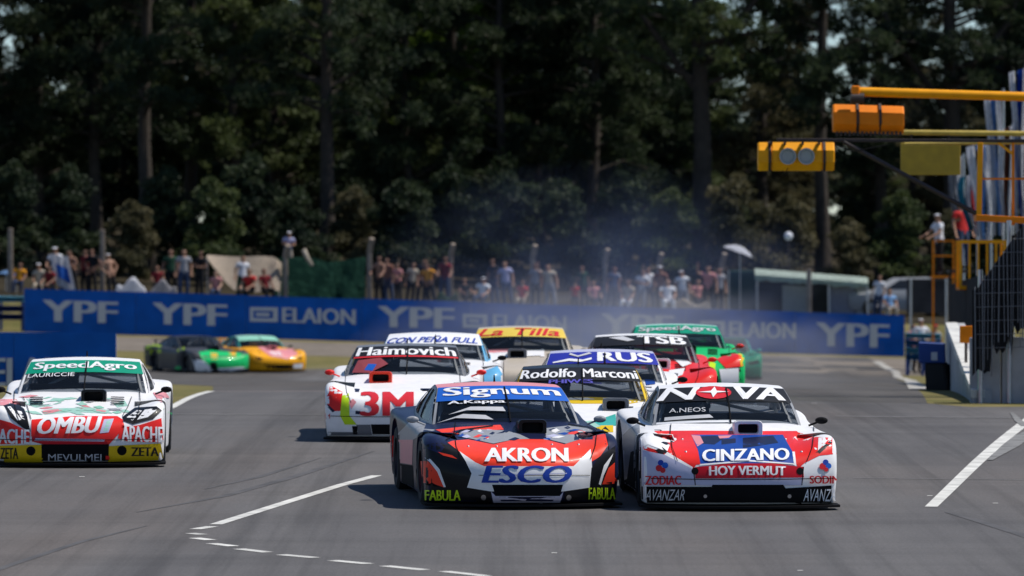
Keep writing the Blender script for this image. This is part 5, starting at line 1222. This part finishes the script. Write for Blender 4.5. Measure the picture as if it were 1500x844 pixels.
for sx in (-0.52, 0.52): bm = bmn(); tube(bm, [(g.x + sx, 212.55, g.z), (g.x + sx, 212.55, zt)], 0.025, 6); keep(obj('pole', bm, M_STEEL), e)
# globe lamp
g = gpt(1155, 214.0); t = at(1155, 346, 214.0); e = thing('globe_lamp', 'white globe lamp on a thin pole behind the kiosk', 'lamp', g)
bm = bmn(); bmesh.ops.create_uvsphere(bm, u_segments=14, v_segments=10, radius=0.16); bmesh.ops.translate(bm, verts=bm.verts[:], vec=t); keep(obj('globe', bm, C_W, smooth=True), e); bm = bmn(); tube(bm, [g, t - Vector((0, 0, .15))], 0.03, 6); keep(obj('pole', bm, M_RUST), e)
# parked cars on the bank: simple saloon
def saloon():
    bm = bmn(); secs = [(-2.1, 0.35, 0.75, 0.76), (-1.95, 0.22, 0.82, 0.82), (-0.95, 0.22, 0.84, 0.95), (-0.2, 0.22, 0.85, 1.38), (0.9, 0.22, 0.85, 1.40), (1.6, 0.22, 0.84, 1.02), (2.0, 0.25, 0.80, 0.96), (2.1, 0.35, 0.74, 0.85)]
    rings = []
    for x, zb, w_, zt in secs:
        zs = min(zt, 0.9); tw = w_ * (0.72 if zt > 1.1 else 0.92)
        rings.append([bm.verts.new((x, y, z)) for y, z in ((-w_ * .9, zb), (-w_, zb + .2), (-w_, zs - .06), (-tw, zt - .02), (-tw * .5, zt), (tw * .5, zt), (tw, zt - .02), (w_, zs - .06), (w_, zb + .2), (w_ * .9, zb))])
    for i in range(len(rings) - 1):
        for k in range(10): bm.faces.new((rings[i][k], rings[i][(k + 1) % 10], rings[i + 1][(k + 1) % 10], rings[i + 1][k]))
    bm.faces.new(rings[0]); bm.faces.new(rings[-1][::-1]); return to_mesh('body', bm)
SAL = saloon()
def side_win(sx):
    bm = bmn()
    for pts in (((-0.75, 0.98), (0.3, 0.98), (0.3, 1.30), (-0.22, 1.30)), ((0.36, 0.98), (1.4, 0.98), (0.92, 1.30), (0.36, 1.30))):
        prism(bm, [Vector((x, sx * (0.85 - (z - 0.84) * 0.42 + 0.004), z)) for x, z in pts], Vector((0, sx * 0.012, 0)))
    return to_mesh('side_window', bm, False)
SW = [side_win(-1), side_win(1)]
def parked(px, Y, rz, m, label):
    g = gpt(px, Y); e = empty('parked_car', g, (0, 0, R(rz))); tag(e, label, 'car', 'cars parked behind the long wall')
    link('body', SAL.copy(), m, e)
    for w_ in SW: link('side_window', w_, M_SGLASS, e)
    for x in (-1.3, 1.3):
        for sx in (-1, 1): o = link('wheel', SH['tyre'], M_RUBBER, e); o.location = (x, sx * 0.74, 0.31); o.rotation_euler = (0, 0, R(90)); o2 = link('rim', SH['rim'], M_RIM, o)
def covered_pile(px, Y, w_, h_, m, label, seed):
    r2 = random.Random(seed); g = gpt(px, Y); bm = bmn(); us, vs = ls(-1, 1, 16), ls(-1, 1, 8); gr = []
    for v in vs:
        row = []
        for u in us:
            e_ = max(abs(u) ** 4, abs(v) ** 4); z = h_ * (1 - e_ ** 2) * (0.8 + 0.2 * math.sin(u * 5 + seed)) + r2.uniform(-.03, .03); row.append(bm.verts.new((g.x + u * w_ / 2, Y + v * 0.5, g.z + max(0.0, z))))
        gr.append(row)
    for i in range(len(vs) - 1):
        for j in range(len(us) - 1): bm.faces.new((gr[i][j], gr[i][j + 1], gr[i + 1][j + 1], gr[i + 1][j]))
    bmesh.ops.solidify(bm, geom=bm.faces[:], thickness=0.02); tag(obj('covered_pile', bm, m, smooth=True), label, 'covered pile', 'cloth covered piles behind the wall')
covered_pile(192, 208.5, 1.15, 0.78, C_W, 'white cloth covered pile right of the second post', 1); covered_pile(240, 209.0, 1.0, 0.72, C_G, 'grey cloth covered pile left of the beige canopy', 2)
covered_pile(1010, 207.8, 1.6, 0.6, C_BEI, 'beige cloth covered pile behind the smoke, left of the tent', 3); covered_pile(655, 208.6, 0.9, 0.55, C_DG, 'dark green covered pile at the fifth post', 4)
parked(1320, 213.5, 10, P_SILVER, 'silver grey parked car right of the kiosk')

# ------------------------------------------------------------------ trees
def tree_meshes(seed, Hh, cb, spread, rad, kind='pine', fork=False, nleaf=11000):
    r2 = random.Random(seed); nr = np.random.default_rng(seed); bm = bmn(); clumps = []
    path = []; x = y = 0.0
    for i in range(9):
        t = i / 8; path.append(Vector((x, y, Hh * t - 0.3))); x += r2.uniform(-.14, .14); y += r2.uniform(-.14, .14)
    tube(bm, path, [rad * (1.25 if i == 0 else 1 - 0.82 * i / 8) for i in range(9)], 9)
    def trunk_at(h):
        t = max(0, min(0.999, (h + 0.3) / Hh)) * 8; i = int(t); return path[i].lerp(path[min(8, i + 1)], t - i)
    if fork:
        for sx, h0 in ((-1, 7.2), (1, 8.0)):
            p = trunk_at(h0); pts = [p, p + Vector((sx * 1.1, 0.1, 1.4)), p + Vector((sx * 2.3, 0.0, 3.0)), p + Vector((sx * 3.2, 0.2, 5.6))]
            tube(bm, pts, [0.17, 0.14, 0.11, 0.06], 7)
            for q_ in pts[2:]:
                for _ in range(5): clumps.append((q_ + Vector((r2.gauss(0, .9), r2.gauss(0, .9), r2.gauss(0, .6))), 0.8))
    n = int((Hh - cb) * 4.2)
    for k in range(n):
        h = cb + (Hh * 0.97 - cb) * (k + r2.random()) / n; f = (h - cb) / (Hh - cb); az = r2.uniform(0, 2 * math.pi)
        L = spread * (1 - 0.72 * f ** 1.5) * r2.uniform(0.45, 1.1)
        if kind == 'pine': up = r2.uniform(0.05, 0.55)
        else: up = r2.uniform(0.3, 0.9)
        p0 = trunk_at(h); d = Vector((math.cos(az), math.sin(az), up)).normalized(); p1 = p0 + d * L * 0.55 + Vector((0, 0, r2.uniform(-.1, .2))); p2 = p0 + d * L + Vector((0, 0, -0.10 * L + r2.uniform(-.2, .2)))
        rr = max(0.02, rad * 0.28 * (1 - 0.6 * f)); tube(bm, [p0, p1, p2], [rr, rr * 0.65, rr * 0.25], 5, False)
        for _ in range(3 + int(L * 1.3)):
            t = r2.uniform(0.35, 1.08); q_ = p0.lerp(p1, t * 2) if t < 0.5 else p1.lerp(p2, t * 2 - 1)
            clumps.append((q_ + Vector((r2.gauss(0, .28), r2.gauss(0, .28), r2.gauss(0.05, .22))), r2.uniform(0.28, 0.62)))
    tm = to_mesh('trunk', bm)
    C = np.array([tuple(c_[0]) for c_ in clumps]); S = np.array([c_[1] for c_ in clumps]); per = nleaf // len(clumps) + 1
    C = np.repeat(C, per, 0); S = np.repeat(S, per); N = len(C); v = nr.normal(size=(N, 3)); v /= np.linalg.norm(v, axis=1, keepdims=True)
    rads = S * nr.random(N) ** 0.45; ctr = C + v * rads[:, None] * np.array([1.15, 1.15, 0.75])
    if kind == 'pine': a = v + nr.normal(size=(N, 3)) * 0.45 + np.array([0, 0, 0.25]); ln = nr.uniform(0.16, 0.34, N); wd = nr.uniform(0.03, 0.065, N)
    else: a = v * 0.5 + nr.normal(size=(N, 3)) * 0.5 + np.array([0, 0, -0.5]); ln = nr.uniform(0.14, 0.26, N); wd = nr.uniform(0.05, 0.09, N)
    a /= np.linalg.norm(a, axis=1, keepdims=True); b = np.cross(a, nr.normal(size=(N, 3))); b /= np.linalg.norm(b, axis=1, keepdims=True)
    a *= ln[:, None] * 0.5; b *= wd[:, None]
    co = np.empty((N, 4, 3)); co[:, 0] = ctr - a; co[:, 1] = ctr + b * .9; co[:, 2] = ctr + a; co[:, 3] = ctr - b * .9
    me = bpy.data.meshes.new('crown'); me.vertices.add(N * 4); me.vertices.foreach_set('co', co.ravel()); me.loops.add(N * 4); me.loops.foreach_set('vertex_index', np.arange(N * 4, dtype=np.int32)); me.polygons.add(N); me.polygons.foreach_set('loop_start', np.arange(0, N * 4, 4, dtype=np.int32)); me.update(calc_edges=True)
    return tm, me
TV = [tree_meshes(11, 21, 6.0, 3.6, 0.32, nleaf=26000), tree_meshes(12, 18, 4.2, 3.4, 0.27, nleaf=26000), tree_meshes(13, 22, 7.5, 4.2, 0.44, fork=True, nleaf=26000), tree_meshes(14, 17, 3.0, 3.8, 0.24, 'broad', nleaf=34000), tree_meshes(15, 15, 0.8, 3.6, 0.22, nleaf=34000), tree_meshes(16, 4.2, 0.2, 1.7, 0.07, 'broad', nleaf=7000), tree_meshes(17, 12, 0.4, 3.4, 0.2, 'broad', nleaf=30000)]
def tree(px, Y, var, leaf, label, group='pines behind the spectators', sc=1.0, rz=None, name='pine_tree', cat='tree'):
    g = gpt(px, Y, -0.05); tm, cm = TV[var]; e = empty(name, g, (0, 0, rnd.uniform(0, 6.28) if rz is None else rz)); e.scale = (sc, sc, sc * rnd.uniform(0.94, 1.08)); tag(e, label, cat, group)
    put(tm, M_BARK, 'trunk', e); put(cm, LEAF[leaf], 'crown', e); return e
FRONT = [(-190, 236, 1, 0, 'dark pine past the left edge of the picture'), (-90, 241, 0, 0, 'tall dark pine at the left edge of the picture'), (-20, 234, 1, 0, 'dark pine right at the left edge, above the pale parasols'),
    (62, 240, 3, 0, 'leafy dark tree above the white and blue banner'), (140, 236, 1, 0, 'dark pine above the second fence post'), (215, 231, 0, 0, 'pine with dark trunk above the white parked car'), (278, 243, 0, 1, 'pine with straight trunk above the beige canopy'),
    (345, 238, 1, 1, 'mid green pine left of the raised lilac figure'), (408, 247, 3, 1, 'leafy tree behind the raised lilac figure'), (480, 229, 0, 0, 'tall pine with thick straight black trunk behind the green screen'), (560, 243, 1, 1, 'mid green pine above the fourth post'),
    (612, 236, 4, 0, 'low branched dark pine above the orange shirted person'), (662, 240, 0, 3, 'pine with bright green top above the fifth post'), (735, 237, 1, 0, 'dark pine above the pale lilac shirted person'), (800, 242, 4, 0, 'low branched dark pine above the sixth post'),
    (868, 238, 1, 0, 'dark pine above the seventh post'), (945, 244, 4, 0, 'low branched dark pine left of the forked trunk'), (1030, 231, 2, 1, 'big pine with forked black trunk right of centre'), (1118, 246, 1, 2, 'olive pine left of the lower lamp box'),
    (1205, 233, 0, 0, 'pine with straight black trunk behind the lower lamp box'), (1290, 241, 1, 0, 'dark pine behind the orange lamp box'), (1398, 236, 2, 0, 'big pine behind the olive panel'), (1475, 242, 0, 0, 'pine behind the flags'), (1560, 238, 1, 0, 'pine past the right edge of the picture'), (1660, 240, 0, 0, 'pine well past the right edge of the picture')]
for px, Y, va, lf, lab in FRONT: tree(px, Y, va, lf, lab, rz=0.0 if va == 2 else None)
for k in range(9):
    px = -280 - 85 * k if k < 7 else 1760 + 110 * (k - 7); side = 'left' if k < 7 else 'right'
    tree(px, 238 + rnd.uniform(-5, 6), [1, 0, 4][k % 3], 0, 'dark pine far past the %s edge of the picture' % side, 'pines far past the %s edge' % side)
for k in range(10): tree(-270 - 60 * k, 262 + rnd.uniform(-5, 8), [4, 6][k % 2], 0, 'low dark tree in the back far past the left edge', 'low trees far past the left edge', name='tree')
GB = 'dark trees of the rows behind the front trunks'
for row, (Y0, n, ph) in enumerate(((256, 17, 0.0), (274, 18, 0.5), (294, 17, 0.2))):
    for k in range(n):
        px = -230 + 1960 * (k + ph + rnd.uniform(-.3, .3)) / n
        gap = (1090 < px < 1330 or 1350 < px < 1480 or -40 < px < 120)
        va = rnd.choice([4, 6, 6] if gap else [4, 6, 4, 1] if row else [4, 1, 6]); lf = rnd.choice([0, 0, 1, 2, 2] if row else [0, 0, 1, 2])
        lab = '%s %s in the %s row behind the front trunks' % (['dark', 'mid green', 'olive'][lf], {4: 'low branched pine', 1: 'high crowned pine', 6: 'leafy tree'}[va], ['first', 'second', 'third'][row])
        tree(px, Y0 + rnd.uniform(-4, 4), va, lf, lab, 'back trees: ' + lab, sc=rnd.uniform(0.8, 1.05) * (0.62 if gap else 1.0))
tree(182, 258, 6, 0, 'dark low tree closing the gap above the white covered pile', GB, sc=0.95, name='tree'); tree(120, 262, 4, 0, 'dark low tree between the first two posts', GB, sc=0.9, name='tree')
for k in range(26):
    tree(-60 + k * 62 + rnd.uniform(-18, 18), 303 + rnd.uniform(-5, 5), 5, 2 if k % 3 else 0, ('olive' if k % 3 else 'dark') + ' bush on the far rise behind all the pines', 'back bushes: ' + ('olive' if k % 3 else 'dark') + ' bushes on the far rise', sc=rnd.uniform(1.25, 1.9), name='bush', cat='bush')
GS = 'bushes growing under the pines'
for i, (px, Y, lf, sc) in enumerate(((100, 226, 0, 0.9), (190, 222, 2, 0.7), (305, 222, 1, 0.85), (250, 228, 0, 0.9), (440, 224, 0, 0.8), (520, 226, 2, 0.8), (585, 225, 0, 0.9), (660, 228, 0, 1.0), (740, 226, 0, 1.0), (830, 226, 0, 0.9), (910, 228, 0, 1.0), (985, 226, 1, 0.9), (1085, 226, 2, 0.95), (1150, 228, 2, 0.8), (1245, 224, 2, 0.7), (1320, 226, 1, 0.9), (1390, 222, 2, 0.8), (1450, 220, 0, 1.0), (20, 225, 0, 0.9), (375, 226, 0, 1.0))):
    names = {1: 'green', 2: 'olive', 3: 'bright green', 0: 'dark'}
    near = ['above the white and blue banner', 'behind the white parked car', 'behind the left end of the beige canopy', 'left of the beige canopy', 'behind the raised lilac figure', 'behind the fourth post', 'right of the green screen', 'behind the fifth post', 'behind the pale lilac shirted person', 'behind the small red person', 'behind the seventh post', 'behind the white capped person', 'behind the white parasol', 'behind the globe lamp', 'behind the right end of the kiosk', 'left of the dark booth', 'behind the orange platform', 'behind the flags', 'behind the pale parasols', 'behind the beige canopy'][i]
    tree(px, Y, 5, lf, '%s bush %s' % (names[lf], near), GS, sc=sc, name='bush', cat='bush')

# ------------------------------------------------------------------ tyre smoke hanging behind the pack
def smoke(name, c_, rad, dens, col, label):
    bm = bmn(); bmesh.ops.create_icosphere(bm, subdivisions=3, radius=1.0); o = obj(name, bm, None); o.location = c_; o.scale = rad; tag(o, label, 'smoke', kind='stuff')
    m = bpy.data.materials.new(name); m.use_nodes = True; nt = m.node_tree; nt.nodes.remove(nt.nodes['Principled BSDF'])
    pv = nt.nodes.new('ShaderNodeVolumePrincipled'); pv.inputs['Color'].default_value = col + (1,); pv.inputs['Anisotropy'].default_value = 0.1
    tc = nt.nodes.new('ShaderNodeTexCoord'); gr = nt.nodes.new('ShaderNodeTexGradient'); gr.gradient_type = 'SPHERICAL'; nt.links.new(tc.outputs['Object'], gr.inputs['Vector'])
    nz = nt.nodes.new('ShaderNodeTexNoise'); nz.inputs['Scale'].default_value = 2.1; nz.inputs['Detail'].default_value = 4; nz.inputs['Distortion'].default_value = 0.6; nt.links.new(tc.outputs['Object'], nz.inputs['Vector'])
    mp = nt.nodes.new('ShaderNodeMapRange'); mp.inputs['From Min'].default_value = 0.38; mp.inputs['From Max'].default_value = 0.68; mp.inputs['To Min'].default_value = 0.0; mp.inputs['To Max'].default_value = 1.9; nt.links.new(nz.outputs['Fac'], mp.inputs['Value'])
    m1 = nt.nodes.new('ShaderNodeMath'); m1.operation = 'MULTIPLY'; nt.links.new(gr.outputs['Fac'], m1.inputs[0]); nt.links.new(mp.outputs[0], m1.inputs[1])
    m2 = nt.nodes.new('ShaderNodeMath'); m2.operation = 'MULTIPLY'; m2.inputs[1].default_value = dens; nt.links.new(m1.outputs[0], m2.inputs[0]); nt.links.new(m2.outputs[0], pv.inputs['Density'])
    nt.links.new(pv.outputs[0], nt.nodes['Material Output'].inputs['Volume']); o.data.materials.clear(); o.data.materials.append(m)
smoke('tyre_smoke', (xat(870, 170), 165, at(0, 428, 165).z), (6.8, 20, 3.8), 0.0095, (0.42, 0.53, 0.88), 'bluish tyre smoke hanging behind the pack')
smoke('tyre_smoke', (xat(880, 185), 185, at(0, 468, 185).z), (6.2, 9, 1.9), 0.04, (0.62, 0.64, 0.78), 'low grey tyre smoke along the middle of the blue wall')
smoke('dust_cloud', (xat(900, 100), 104, at(0, 520, 104).z), (4.8, 17, 1.4), 0.05, (0.72, 0.71, 0.72), 'pale dust raised behind the last cars of the pack')
smoke('dust_cloud', (xat(490, 150), 150, at(0, 556, 150).z), (1.6, 12, 0.42), 0.03, (0.9, 0.87, 0.85), 'low pale dust on the track beside the orange car')
